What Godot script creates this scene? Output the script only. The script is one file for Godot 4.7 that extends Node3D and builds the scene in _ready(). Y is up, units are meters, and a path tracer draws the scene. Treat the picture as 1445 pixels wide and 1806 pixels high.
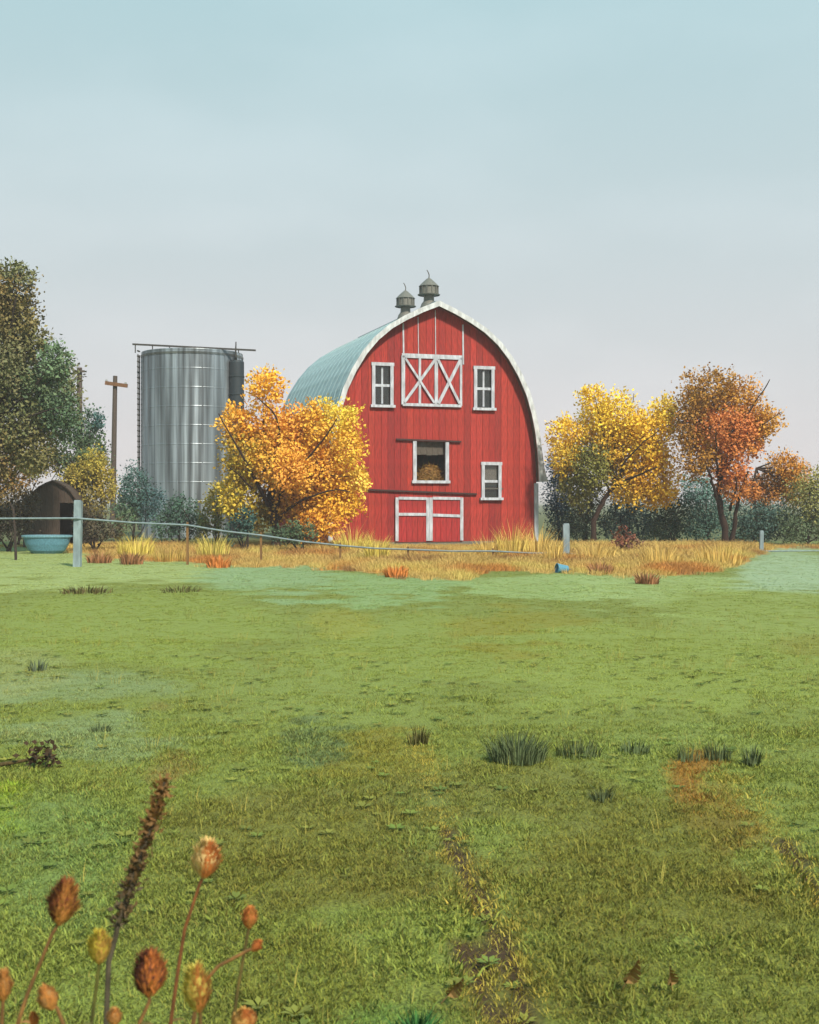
extends Node3D

# ------------------------------------------------------------------ measures
# eye 2 m above the pasture, level horizon; at() places a point seen in the picture at a chosen distance
const F := 2170.0
const EYE := 2.0
const HORIZON := 885.0
var rng := RandomNumberGenerator.new()
var noise := FastNoiseLite.new()
var noise_b := FastNoiseLite.new()
var names := {}
var M := {}

func at(px: float, py: float, d: float) -> Vector3:
	return Vector3((px - 722.5) / F * d, EYE - (py - HORIZON) / F * d, -d)

func on_ground(px: float, py: float) -> Vector3:
	var d := EYE * F / (py - HORIZON)
	return Vector3((px - 722.5) / F * d, 0, -d)

# display colour 0-255 -> linear base colour; KEY is the light that falls on a sunlit surface
const KEY := 0.66
func paint(r: float, g: float, b: float, k := 1.0) -> Color:
	var c := Color(r / 255.0, g / 255.0, b / 255.0).srgb_to_linear()
	return Color(c.r * KEY * k, c.g * KEY * k, c.b * KEY * k)

func rn(a: float, b: float) -> float:
	return rng.randf_range(a, b)

# ------------------------------------------------------------------ mesh builder
class MB:
	var v := PackedVector3Array()
	var n := PackedVector3Array()
	var c := PackedColorArray()
	var u := PackedVector2Array()
	var i := PackedInt32Array()

	func tri(a: Vector3, b: Vector3, d: Vector3, col := Color.WHITE) -> void:
		var k := v.size()
		var nn := (d - a).cross(b - a).normalized()
		v.push_back(a); v.push_back(b); v.push_back(d)
		for q in 3:
			n.push_back(nn); c.push_back(col); u.push_back(Vector2.ZERO)
		i.push_back(k); i.push_back(k + 1); i.push_back(k + 2)

	func quad(a: Vector3, b: Vector3, d: Vector3, e: Vector3, col := Color.WHITE) -> void:
		var k := v.size()
		var nn := (d - a).cross(b - a).normalized()
		v.push_back(a); v.push_back(b); v.push_back(d); v.push_back(e)
		for q in 4:
			n.push_back(nn); c.push_back(col); u.push_back(Vector2.ZERO)
		i.append_array(PackedInt32Array([k, k + 1, k + 2, k, k + 2, k + 3]))

	func box(at: Vector3, size: Vector3, col := Color.WHITE, basis := Basis.IDENTITY) -> void:
		var h := size * 0.5
		var p := []
		for s in [Vector3(-1, -1, -1), Vector3(1, -1, -1), Vector3(1, 1, -1), Vector3(-1, 1, -1), Vector3(-1, -1, 1), Vector3(1, -1, 1), Vector3(1, 1, 1), Vector3(-1, 1, 1)]:
			p.push_back(at + basis * (s * h))
		quad(p[4], p[7], p[6], p[5], col)
		quad(p[1], p[2], p[3], p[0], col)
		quad(p[5], p[6], p[2], p[1], col)
		quad(p[0], p[3], p[7], p[4], col)
		quad(p[7], p[3], p[2], p[6], col)
		quad(p[0], p[4], p[5], p[1], col)

	# a bar of w x t between two points; t along the direction `out`
	func bar(a: Vector3, b: Vector3, w: float, t: float, out := Vector3(0, 0, 1), col := Color.WHITE) -> void:
		var y := (b - a).normalized()
		var x := y.cross(out).normalized()
		var z := x.cross(y)
		box((a + b) * 0.5, Vector3(w, (b - a).length(), t), col, Basis(x, y, z))

	func extrude(poly: PackedVector2Array, z0: float, z1: float, col := Color.WHITE) -> void:
		var t := Geometry2D.triangulate_polygon(poly)
		for q in range(0, t.size(), 3):
			var a := poly[t[q]]; var b := poly[t[q + 1]]; var d := poly[t[q + 2]]
			if (b - a).cross(d - a) > 0.0:
				var s := b; b = d; d = s
			tri(Vector3(a.x, a.y, z1), Vector3(b.x, b.y, z1), Vector3(d.x, d.y, z1), col)
			tri(Vector3(a.x, a.y, z0), Vector3(d.x, d.y, z0), Vector3(b.x, b.y, z0), col)
		var cw := Geometry2D.is_polygon_clockwise(poly)
		for q in poly.size():
			var a := poly[q]; var b := poly[(q + 1) % poly.size()]
			if not cw:
				var s := a; a = b; b = s
			quad(Vector3(a.x, a.y, z0), Vector3(b.x, b.y, z0), Vector3(b.x, b.y, z1), Vector3(a.x, a.y, z1), col)

	func tube(pts: Array, rad: Array, sides := 7, col := Color.WHITE) -> void:
		var rings := []
		for q in pts.size():
			var dir: Vector3 = (pts[mini(q + 1, pts.size() - 1)] - pts[maxi(q - 1, 0)]).normalized()
			var x := dir.cross(Vector3(0.31, 0.17, 0.93)).normalized()
			var z := x.cross(dir)
			var k := v.size()
			for s in sides:
				var a := TAU * s / sides
				var o := x * cos(a) + z * sin(a)
				v.push_back(pts[q] + o * rad[q]); n.push_back(o); c.push_back(col); u.push_back(Vector2(float(s) / sides, q))
			rings.push_back(k)
		for q in rings.size() - 1:
			for s in sides:
				var a: int = rings[q] + s
				var b: int = rings[q] + (s + 1) % sides
				var d: int = rings[q + 1] + s
				var e: int = rings[q + 1] + (s + 1) % sides
				i.append_array(PackedInt32Array([a, b, e, a, e, d]))
		for end in [0, rings.size() - 1]:
			var k := v.size()
			v.push_back(pts[end]); n.push_back(((pts[end] - pts[1 if end == 0 else end - 1]) as Vector3).normalized()); c.push_back(col); u.push_back(Vector2.ZERO)
			for s in sides:
				i.append_array(PackedInt32Array([k, rings[end] + s, rings[end] + (s + 1) % sides]))

	# profile of (radius, height) turned round the y axis; flat bands when hard
	func lathe(prof: Array, sides := 24, col := Color.WHITE, at := Vector3.ZERO, stretch := Vector3.ONE, hard := true) -> void:
		for q in prof.size() - 1:
			var p: Vector2 = prof[q]; var r: Vector2 = prof[q + 1]
			var sl := Vector2(r.y - p.y, p.x - r.x).normalized()
			var k := v.size()
			for s in sides + 1:
				var a := TAU * s / sides
				var o := Vector3(cos(a), 0, sin(a))
				for e in [p, r]:
					v.push_back(at + Vector3(o.x * e.x, e.y, o.z * e.x) * stretch)
					n.push_back((Vector3(o.x * sl.x, sl.y, o.z * sl.x) / stretch).normalized())
					c.push_back(col); u.push_back(Vector2(float(s) / sides, e.y))
			for s in sides:
				var b := k + s * 2
				i.append_array(PackedInt32Array([b, b + 2, b + 3, b, b + 3, b + 1]))

	func leaf(p: Vector3, along: Vector3, across: Vector3, l: float, w: float, col: Color) -> void:
		var k := v.size()
		var up := along.cross(across)
		var mid := p + along * (l * 0.5)
		v.push_back(p); v.push_back(mid - across * w + up * (w * 0.35)); v.push_back(p + along * l); v.push_back(mid + across * w + up * (w * 0.35))
		for q in 4:
			n.push_back(-up); c.push_back(col); u.push_back(Vector2.ZERO)
		i.append_array(PackedInt32Array([k, k + 1, k + 2, k, k + 2, k + 3]))

	func blade(p: Vector3, lean: Vector3, h: float, w: float, side: Vector3, col: Color, tip: Color) -> void:
		var k := v.size()
		var m := p + Vector3(0, h * 0.6, 0) + lean * 0.32
		var t := p + Vector3(0, h, 0) + lean
		var nn := (side.cross(Vector3(0, 1, 0)) + Vector3(0, 0.6, 0)).normalized()
		v.push_back(p - side * w); v.push_back(p + side * w); v.push_back(m - side * w * 0.75); v.push_back(m + side * w * 0.75); v.push_back(t)
		for q in 5:
			n.push_back(nn); c.push_back(tip if q == 4 else col); u.push_back(Vector2.ZERO)
		i.append_array(PackedInt32Array([k, k + 2, k + 1, k + 1, k + 2, k + 3, k + 2, k + 4, k + 3]))

	func mesh() -> ArrayMesh:
		var a := []
		a.resize(Mesh.ARRAY_MAX)
		a[Mesh.ARRAY_VERTEX] = v; a[Mesh.ARRAY_NORMAL] = n; a[Mesh.ARRAY_COLOR] = c; a[Mesh.ARRAY_TEX_UV] = u; a[Mesh.ARRAY_INDEX] = i
		var m := ArrayMesh.new()
		m.add_surface_from_arrays(Mesh.PRIMITIVE_TRIANGLES, a)
		return m

func put(b: MB, called: String, mat: Material, parent: Node) -> MeshInstance3D:
	return put_mesh(b.mesh(), called, mat, parent)

func put_mesh(m: Mesh, called: String, mat: Material, parent: Node) -> MeshInstance3D:
	var o := MeshInstance3D.new()
	o.mesh = m
	o.material_override = mat
	o.name = numbered(called) if parent == self else called
	o.cast_shadow = GeometryInstance3D.SHADOW_CASTING_SETTING_ON
	parent.add_child(o, true)
	return o

func numbered(called: String) -> String:
	if not names.has(called):
		names[called] = 0
		return called
	names[called] += 1
	return "%s_%03d" % [called, names[called]]

func thing(called: String, label: String, category: String, where := Vector3.ZERO, turn := 0.0, group := "") -> Node3D:
	var o := Node3D.new()
	o.name = numbered(called)
	add_child(o)
	o.position = where
	o.rotation.y = turn
	tag(o, label, category, group)
	return o

func tag(o: Node, label: String, category: String, group := "", kind := "") -> void:
	if label: o.set_meta("label", label)
	if category: o.set_meta("category", category)
	if group: o.set_meta("group", group)
	if kind: o.set_meta("kind", kind)

func part_node(called: String, parent: Node) -> Node3D:
	var o := Node3D.new()
	o.name = called
	parent.add_child(o, true)
	return o

# ------------------------------------------------------------------ materials
func grain(lo: float, hi: float, freq: float, seed_: int, octaves := 4) -> NoiseTexture2D:
	var f := FastNoiseLite.new()
	f.noise_type = FastNoiseLite.TYPE_SIMPLEX
	f.frequency = freq
	f.seed = seed_
	f.fractal_octaves = octaves
	var t := NoiseTexture2D.new()
	t.width = 512; t.height = 512; t.seamless = true; t.noise = f
	var g := Gradient.new()
	g.offsets = PackedFloat32Array([0.15, 0.85])
	g.colors = PackedColorArray([Color(lo, lo, lo), Color(hi, hi, hi)])
	t.color_ramp = g
	return t

func mat(rough: float, tex: Texture2D = null, scale := Vector3.ONE, metal := 0.0) -> StandardMaterial3D:
	var m := StandardMaterial3D.new()
	m.vertex_color_use_as_albedo = true
	m.roughness = rough
	m.metallic = metal
	m.cull_mode = BaseMaterial3D.CULL_DISABLED
	if tex:
		m.albedo_texture = tex
		m.uv1_triplanar = true
		m.uv1_scale = scale
	return m

func make_materials() -> void:
	var streak := grain(0.8, 1.0, 0.012, 4, 5)
	M.boards = mat(0.78, grain(0.74, 1.06, 0.02, 44, 6), Vector3(2.2, 0.16, 2.2))
	M.trim = mat(0.65, grain(0.82, 1.0, 0.01, 15, 3), Vector3(0.7, 0.25, 0.7))
	M.wood = mat(0.9, streak, Vector3(3.0, 0.5, 3.0))
	M.roof = mat(0.55, grain(0.78, 1.0, 0.02, 9), Vector3(0.5, 0.22, 0.5))
	M.steel = mat(0.42, grain(0.45, 1.0, 0.01, 21, 4), Vector3(0.4, 0.014, 0.4), 0.55)
	M.dull_metal = mat(0.6, grain(0.7, 1.0, 0.03, 12), Vector3(1, 1, 1), 0.2)
	M.bark = mat(0.95, grain(0.6, 1.0, 0.03, 33), Vector3(2, 0.6, 2))
	M.soil = mat(0.97, grain(0.66, 1.0, 0.05, 7, 5), Vector3(1.4, 1.4, 1.4))
	M.soil.uv1_world_triplanar = true
	M.leaf = mat(0.8)
	M.leaf.backlight_enabled = true
	M.leaf.backlight = Color(0.5, 0.42, 0.14)
	M.green_leaf = mat(0.8)
	M.green_leaf.backlight_enabled = true
	M.green_leaf.backlight = Color(0.16, 0.19, 0.1)
	M.soft = mat(0.9)
	M.soft.backlight_enabled = true
	M.soft.backlight = Color(0.14, 0.13, 0.09)
	M.grass = mat(0.85)
	M.grass.backlight_enabled = true
	M.grass.backlight = Color(0.16, 0.18, 0.08)
	M.plastic = mat(0.5, grain(0.8, 1.0, 0.02, 5), Vector3(1, 1, 1))
	M.glass = StandardMaterial3D.new()
	M.glass.transparency = BaseMaterial3D.TRANSPARENCY_ALPHA
	M.glass.albedo_color = Color(0.3, 0.34, 0.33, 0.1)
	M.glass.roughness = 0.08
	M.water = mat(0.08)

# ------------------------------------------------------------------ the pasture
# one green, its fade with distance painted as ragged patches: centre and reach from the camera, colour, share
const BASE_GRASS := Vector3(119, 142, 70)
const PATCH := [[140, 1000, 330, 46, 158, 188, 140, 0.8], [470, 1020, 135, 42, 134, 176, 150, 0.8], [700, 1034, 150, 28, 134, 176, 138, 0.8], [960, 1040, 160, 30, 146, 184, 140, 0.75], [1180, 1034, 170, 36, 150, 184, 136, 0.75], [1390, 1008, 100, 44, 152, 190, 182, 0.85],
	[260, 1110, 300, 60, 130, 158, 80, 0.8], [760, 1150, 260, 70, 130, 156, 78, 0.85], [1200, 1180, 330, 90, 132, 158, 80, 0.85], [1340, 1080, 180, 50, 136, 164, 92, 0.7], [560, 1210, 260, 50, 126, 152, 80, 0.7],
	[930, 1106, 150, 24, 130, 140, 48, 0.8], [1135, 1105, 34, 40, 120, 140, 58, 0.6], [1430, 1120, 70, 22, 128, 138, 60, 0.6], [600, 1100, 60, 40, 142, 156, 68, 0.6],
	[120, 1235, 220, 46, 124, 154, 120, 0.7], [40, 1180, 90, 60, 140, 162, 118, 0.6], [650, 1310, 120, 44, 126, 130, 50, 0.65], [760, 1450, 60, 75, 108, 144, 86, 0.7], [660, 1765, 160, 60, 98, 140, 72, 0.7],  # left grey-green patches: a sheen painted into the grass colour
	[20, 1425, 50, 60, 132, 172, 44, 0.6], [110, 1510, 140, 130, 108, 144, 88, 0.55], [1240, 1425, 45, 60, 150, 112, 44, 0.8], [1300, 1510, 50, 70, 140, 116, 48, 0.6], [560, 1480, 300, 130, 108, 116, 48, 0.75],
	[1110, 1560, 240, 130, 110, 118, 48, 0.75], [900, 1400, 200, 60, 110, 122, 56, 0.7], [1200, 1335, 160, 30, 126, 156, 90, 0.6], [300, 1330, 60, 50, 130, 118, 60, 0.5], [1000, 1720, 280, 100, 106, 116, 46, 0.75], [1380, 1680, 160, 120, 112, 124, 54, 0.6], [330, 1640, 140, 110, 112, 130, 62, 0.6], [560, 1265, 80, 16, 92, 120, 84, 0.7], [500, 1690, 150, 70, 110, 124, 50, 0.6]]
var rut_lines := []
var dry_lines := []
var gold_front: Curve

func setup_field() -> void:
	for l in [[[788, 1465], [815, 1525], [850, 1595], [905, 1715], [935, 1806], [960, 1880]], [[1385, 1485], [1420, 1530], [1460, 1590], [1540, 1700]], [[818, 1665], [850, 1735], [885, 1806], [910, 1860]]]:
		var pts := PackedVector2Array()
		for p in l:
			var g := on_ground(p[0], p[1])
			pts.push_back(Vector2(g.x, g.z))
		rut_lines.push_back(pts)
	for l in [[[735, 1285], [762, 1380], [795, 1480], [870, 1590], [925, 1715], [950, 1806]], [[1285, 1365], [1345, 1435], [1400, 1505], [1470, 1590]]]:
		var pts := PackedVector2Array()
		for p in l:
			var g := on_ground(p[0], p[1])
			pts.push_back(Vector2(g.x, g.z))
		dry_lines.push_back(pts)

func dry_line(x: float, z: float) -> float:   # dead yellow grass along the old wheel marks
	var best := 9.0
	var p := Vector2(x, z)
	for l in dry_lines:
		for q in l.size() - 1:
			best = minf(best, p.distance_to(Geometry2D.get_closest_point_to_segment(p, l[q], l[q + 1])))
	return best

func rut(x: float, z: float) -> float:   # 1 in the middle of a worn rut, 0 outside
	var best := 9.0
	var p := Vector2(x, z)
	for l in rut_lines:
		for q in l.size() - 1:
			best = minf(best, p.distance_to(Geometry2D.get_closest_point_to_segment(p, l[q], l[q + 1])))
			if best < 0.01: return 1.0
	return clampf(1.0 - best / (0.105 + 0.07 * noise.get_noise_2d(x * 130.0, z * 130.0)), 0, 1)

func gold_edge(px: float) -> float:
	var k := [[-200, 968], [90, 966], [190, 984], [300, 992], [390, 1000], [600, 1003], [680, 1016], [820, 1026], [870, 1008], [1000, 1010], [1180, 1020], [1290, 1004], [1370, 966], [1700, 966]]
	for q in k.size() - 1:
		if px < k[q + 1][0]:
			return lerpf(k[q][1], k[q + 1][1], clampf((px - k[q][0]) / float(k[q + 1][0] - k[q][0]), 0, 1))
	return 966.0

func gold(x: float, z: float) -> float:   # > 0 inside the strip of dry grass before the barn
	var d := -z
	if d < 20.0 or d > 56.0: return -1.0
	var px := 722.5 + F * x / d
	var py := HORIZON + EYE * F / d
	return (gold_edge(px) + 7.0 * noise.get_noise_2d(x * 40.0, z * 25.0) + 9.0 * noise_b.get_noise_2d(x * 130.0, z * 60.0) - py) / 40.0

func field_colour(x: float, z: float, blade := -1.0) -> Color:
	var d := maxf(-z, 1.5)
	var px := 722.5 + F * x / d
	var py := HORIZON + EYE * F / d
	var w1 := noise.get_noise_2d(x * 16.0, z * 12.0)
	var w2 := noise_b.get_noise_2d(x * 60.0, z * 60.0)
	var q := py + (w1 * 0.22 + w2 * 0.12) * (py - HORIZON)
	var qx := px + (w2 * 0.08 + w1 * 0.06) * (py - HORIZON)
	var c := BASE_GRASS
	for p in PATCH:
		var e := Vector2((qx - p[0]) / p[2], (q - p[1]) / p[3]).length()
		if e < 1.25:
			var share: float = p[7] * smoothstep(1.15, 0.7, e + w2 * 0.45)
			# a tuft leans to patch or base colour; the sheet beneath shows their mixture
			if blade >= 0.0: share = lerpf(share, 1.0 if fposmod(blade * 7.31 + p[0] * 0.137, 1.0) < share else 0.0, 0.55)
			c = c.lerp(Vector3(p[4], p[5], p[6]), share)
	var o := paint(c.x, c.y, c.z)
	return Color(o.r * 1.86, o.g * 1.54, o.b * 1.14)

func gold_colour(x: float, z: float) -> Color:
	var a := noise.get_noise_2d(x * 30.0 + 400.0, z * 14.0)
	var b := noise_b.get_noise_2d(x * 50.0, z * 18.0 + 90.0)
	var c := Vector3(204, 162, 92)
	c = c.lerp(Vector3(198, 128, 60), smoothstep(0.05, 0.4, a + 0.15 - gold(x, z) * 0.35))
	c = c.lerp(Vector3(150, 102, 58), smoothstep(0.2, 0.5, b))
	c = c.lerp(Vector3(208, 180, 96), smoothstep(0.15, 0.5, -b) * 0.8)
	var o := paint(c.x, c.y, c.z)
	return Color(o.r * 1.55, o.g * 1.78, o.b * 2.0)

func height(x: float, z: float) -> float:
	return 0.02 * noise.get_noise_2d(x * 40.0, z * 40.0) - 0.035 * rut(x, z)

func steps(lists: Array) -> PackedFloat32Array:
	var o := PackedFloat32Array()
	for l in lists:
		var a: float = l[0]
		while a < l[1] - 0.0001:
			o.push_back(a)
			a += l[2]
	o.push_back(lists[-1][1])
	return o

func build_ground() -> void:
	var xs := steps([[-900, -200, 100], [-200, -40, 20], [-40, -16, 1.5], [-16, -4.5, 0.3], [-4.5, 4.5, 0.08], [4.5, 16, 0.3], [16, 40, 1.5], [40, 200, 20], [200, 900, 100]])
	var zs := steps([[-900, -200, 100], [-200, -62, 8], [-62, -12, 0.3], [-12, -3, 0.08], [-3, 0, 0.5], [0, 40, 5], [40, 240, 40]])
	var b := MB.new()
	var w := xs.size()
	for z in zs:
		for x in xs:
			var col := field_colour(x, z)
			if z > -62 and absf(x) < 40:
				var g := gold(x, z)
				if g > 0: col = col.lerp(gold_colour(x, z), clampf(g * 8.0, 0, 1))
				if z > -12:
					col = col.lerp(paint(92, 66, 40), smoothstep(0.1, 0.6, rut(x, z)))
			elif z <= -62:
				col = paint(120, 126, 66)
			b.v.push_back(Vector3(x, height(x, z) if absf(x) < 40 and z > -62 else 0.0, z))
			b.n.push_back(Vector3(height(x - 0.05, z) - height(x + 0.05, z), 0.1, height(x, z - 0.05) - height(x, z + 0.05)).normalized() if absf(x) < 8 and z > -16 else Vector3.UP)
			b.c.push_back(col)
			b.u.push_back(Vector2(x, z))
	for r in zs.size() - 1:
		for q in w - 1:
			var k := r * w + q
			b.i.append_array(PackedInt32Array([k, k + 1, k + w + 1, k, k + w + 1, k + w]))
	var o := put(b, "ground", M.soil, self)
	tag(o, "", "", "", "structure")

func tuft_mesh(blades: int, spread: float, h: float, w: float, lean: float) -> ArrayMesh:
	var b := MB.new()
	for q in blades:
		var a := rn(0, TAU)
		var r := sqrt(rng.randf()) * spread
		var s := rn(0, TAU)
		var k := rn(0.75, 1.12)
		var hh := h * rn(0.55, 1.15)
		var dir := Vector3(cos(a + rn(-0.9, 0.9)), 0, sin(a + rn(-0.9, 0.9)))
		b.blade(Vector3(cos(a) * r, -0.01, sin(a) * r), dir * hh * lean * rn(0.2, 1.2), hh, w * rn(0.7, 1.2), Vector3(cos(s), 0, sin(s)), Color(k, k, k * 0.95), Color(k * 1.08, k * 1.06, k * 0.9))
	return b.mesh()

func multi(called: String, label: String, category: String, m: Mesh, places: Array, cols: Array) -> void:
	var mm := MultiMesh.new()
	mm.transform_format = MultiMesh.TRANSFORM_3D
	mm.use_colors = true
	mm.mesh = m
	mm.instance_count = places.size()
	for q in places.size():
		mm.set_instance_transform(q, places[q])
		mm.set_instance_color(q, cols[q])
	var o := MultiMeshInstance3D.new()
	o.multimesh = mm
	o.material_override = M.grass
	o.name = numbered(called)
	add_child(o)
	tag(o, label, category, "", "stuff")

func build_grass() -> void:
	var places := []
	var cols := []
	for zone in [[3.6, 7.0, 520.0], [7.0, 11.0, 330.0], [11.0, 18.0, 170.0], [18.0, 30.0, 85.0], [30.0, 50.0, 40.0]]:
		var n := int((zone[1] * zone[1] - zone[0] * zone[0]) * 0.5 * 0.92 * zone[2])
		for q in n:
			var d := sqrt(rn(zone[0] * zone[0], zone[1] * zone[1]))
			var x := rn(-0.46, 0.46) * d
			if gold(x, -d) > 0.05: continue
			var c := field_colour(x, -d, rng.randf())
			var s := rn(0.7, 1.25) * (1.0 + 0.5 * noise.get_noise_2d(x * 90.0, -d * 90.0)) * (1.7 if rng.randf() < 0.03 else 1.0)
			if d < 12.0:
				var r := rut(x, -d)
				if r > 0.35 and rng.randf() < 0.6: continue
				if r > 0.02 or dry_line(x, -d) < rn(0.02, 0.13):
					c = c.lerp(paint(190, 168, 72, 1.5), rn(0.3, 0.9))
					s *= 0.9
			var w3 := noise_b.get_noise_2d(x * 260.0, d * 260.0)
			var k := rn(0.9, 1.1) * (1.0 + 0.16 * w3)
			c = c.lerp(paint(168, 156, 72), clampf(w3 * 0.5 - 0.02, 0, 0.3))
			if rng.randf() < 0.07: c = c.lerp(paint(150, 138, 66), 0.7)
			c = Color(c.r * k * rn(0.92, 1.08), c.g * k, c.b * k * rn(0.85, 1.1))
			s *= 0.78
			if d + 4.0 * noise.get_noise_2d(x * 35.0 + 50.0, d * 60.0) + rn(-1.5, 1.5) > 11.5: s *= 0.68   # grazed shorter farther out
			var big := s * (1.0 + maxf(0.0, d - 12.0) * 0.025)
			places.push_back(Transform3D(Basis(Vector3.UP, rn(0, TAU)).scaled(Vector3(big, s, big)), Vector3(x, height(x, -d), -d)))
			cols.push_back(c)
	multi("pasture_grass", "short green pasture grass covering the whole field", "grass", tuft_mesh(22, 0.09, 0.036, 0.0036, 1.6), places, cols)
	places = []
	cols = []
	for q in 900:
		var d := sqrt(rn(14.0, 260.0))
		var x := rn(-0.46, 0.46) * d
		if noise_b.get_noise_2d(x * 55.0 + 300.0, -d * 55.0) < 0.02: continue
		var k := rn(0.8, 1.2)
		var s := rn(0.5, 1.1)
		var c := paint(92, 122, 58).lerp(paint(130, 136, 66), rng.randf())
		places.push_back(Transform3D(Basis(Vector3.UP, rn(0, TAU)).scaled(Vector3(s, s, s)), Vector3(x, height(x, -d) + 0.012, -d)))
		cols.push_back(Color(c.r * k * 1.5, c.g * k * 1.3, c.b * k * 0.9))
	var ros := MB.new()
	for k in 7:
		var a := TAU * k / 7.0 + rn(-0.3, 0.3)
		var o := Vector3(cos(a), 0, sin(a))
		ros.leaf(o * 0.008, (o + Vector3(0, 0.3, 0)).normalized(), o.cross(Vector3.UP).normalized() * -1.0, rn(0.05, 0.085), 0.014, Color(1, 1, 1) * rn(0.85, 1.1))
	multi("rosette_weeds", "flat broad-leaved weeds scattered through the near grass", "weeds", ros.mesh(), places, cols)
	places = []
	cols = []
	for q in 1500:
		var d := sqrt(rn(14.0, 500.0))
		var x := rn(-0.46, 0.46) * d
		if noise_b.get_noise_2d(x * 40.0, -d * 40.0 + 700.0) < 0.0: continue
		var c := paint(176, 162, 84).lerp(paint(150, 152, 74), rng.randf())
		var s := rn(0.5, 1.2)
		places.push_back(Transform3D(Basis(Vector3.UP, rn(0, TAU)).scaled(Vector3(s, s, s)), Vector3(x, height(x, -d), -d)))
		cols.push_back(Color(c.r * 1.3, c.g * 1.3, c.b * 1.1))
	multi("dry_wisps", "thin yellowed grass wisps standing through the pasture", "grass", tuft_mesh(7, 0.05, 0.13, 0.0016, 0.8), places, cols)
	places = []
	cols = []
	for q in 26000:
		var d := rn(29.0, 55.5)
		var x := rn(-0.5, 0.5) * d
		var g := gold(x, -d)
		if g < 0.0 or (g < 0.12 and rng.randf() > 0.35 + g * 5.0): continue
		var s := rn(0.6, 1.25) * lerpf(0.45, 1.0, clampf(g * 1.3, 0, 1))
		if absf(x - 1.3) < 2.4 and d > 42: s *= 0.55
		var c := gold_colour(x, -d)
		var k := rn(0.82, 1.15)
		places.push_back(Transform3D(Basis(Vector3.UP, rn(0, TAU)).scaled(Vector3(s * 1.1, s, s * 1.1)), Vector3(x, 0, -d)))
		cols.push_back(Color(c.r * k, c.g * k, c.b * k))
	multi("dry_grass", "strip of tall dry golden grass before the barn and trees", "grass", tuft_mesh(30, 0.32, 0.29, 0.008, 1.1), places, cols)

# ------------------------------------------------------------------ foliage
func crown(b: MB, centre: Vector3, blobs: Array, d: float, leaf_l: float, cover: float, deep: float) -> void:
	for q in blobs:
		var p := at(q[0], q[1], d) - centre
		var rx: float = q[2] / F * d
		var ry: float = q[3] / F * d
		var rz := minf(maxf(rx, ry), sqrt(rx * ry) * 1.25)
		p.z += rn(-deep, deep) * rz + (q[10] if q.size() > 10 else 0.0)
		var ca := paint(q[4], minf(q[5] * 1.08, 200), q[6] * 1.3, 1.9)
		var cb := paint(q[7], minf(q[8] * 1.08, 200), q[9] * 1.3, 1.9)
		var sprigs := int(clampf(4.0 * PI * pow(rx * ry * rz, 0.667) * cover * 16.0, 24, 2600))
		var sr := clampf(sqrt(rx * ry) * 0.3, 0.13, 0.34)
		for s in sprigs:
			var dir := Vector3(rng.randfn(), rng.randfn(), rng.randfn()).normalized()
			var bulge := 0.86 + 0.75 * noise.get_noise_3dv(p * 30.0 + dir * 60.0)
			var rr := lerpf(0.45, 1.0, sqrt(rng.randf())) * bulge
			var sp := p + Vector3(dir.x * rx, dir.y * ry, dir.z * rz) * rr
			if sp.y + centre.y < 0.15: continue
			var mixed := clampf(rng.randf() * 0.7 + 0.15 + noise_b.get_noise_3dv(sp * 45.0) * 0.7, 0, 1)
			var cs := ca.lerp(cb, mixed)
			var ks := rn(0.9, 1.1)
			var grow := (dir + Vector3(rng.randfn(), rng.randfn() + 0.25, rng.randfn()) * 0.5).normalized()
			for l in 11:
				var off := Vector3(rng.randfn(), rng.randfn(), rng.randfn()) * (sr * 0.5) + grow * (sr * rn(-0.5, 0.9))
				var al := (grow + Vector3(rng.randfn(), rng.randfn(), rng.randfn()) * 0.6).normalized()
				var face := dir * 0.8 + Vector3(0, 0.7, 0) + Vector3(rng.randfn(), rng.randfn(), rng.randfn()) * 0.55
				var ac := al.cross(face).normalized()
				var k := ks * rn(0.93, 1.07)
				var ll := leaf_l * rn(0.55, 1.25)
				b.leaf(sp + off, al, ac, ll, ll * rn(0.28, 0.4), Color(cs.r * k, cs.g * k * rn(0.94, 1.05), cs.b * k))

func limb(b: MB, pts: Array, d: float, centre: Vector3, r0: float, r1: float, depth := 0.0) -> void:
	var c := Curve3D.new()
	var w := []
	for q in pts.size():
		w.push_back(at(pts[q][0], pts[q][1], d) - centre + Vector3(0, 0, depth * q / maxf(1.0, pts.size() - 1)))
	for q in w.size():
		var t: Vector3 = (w[mini(q + 1, w.size() - 1)] - w[maxi(q - 1, 0)]) * 0.18
		c.add_point(w[q], -t, t)
	var n := maxi(4, int(c.get_baked_length() / 0.28))
	var p := []
	var r := []
	for q in n + 1:
		var f := float(q) / n
		var wob := Vector3(noise.get_noise_2d(f * 260.0, r0 * 900.0 + pts[0][0]), 0, noise.get_noise_2d(f * 260.0, 70.0 + pts[0][0])) * 0.12
		p.push_back(c.sample_baked(f * c.get_baked_length()) + (wob if q > 0 else Vector3.ZERO))
		r.push_back(lerpf(r0, r1, pow(f, 0.8)) * (1.0 + 0.12 * sin(q * 2.1)))
	b.tube(p, r, 7)

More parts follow.
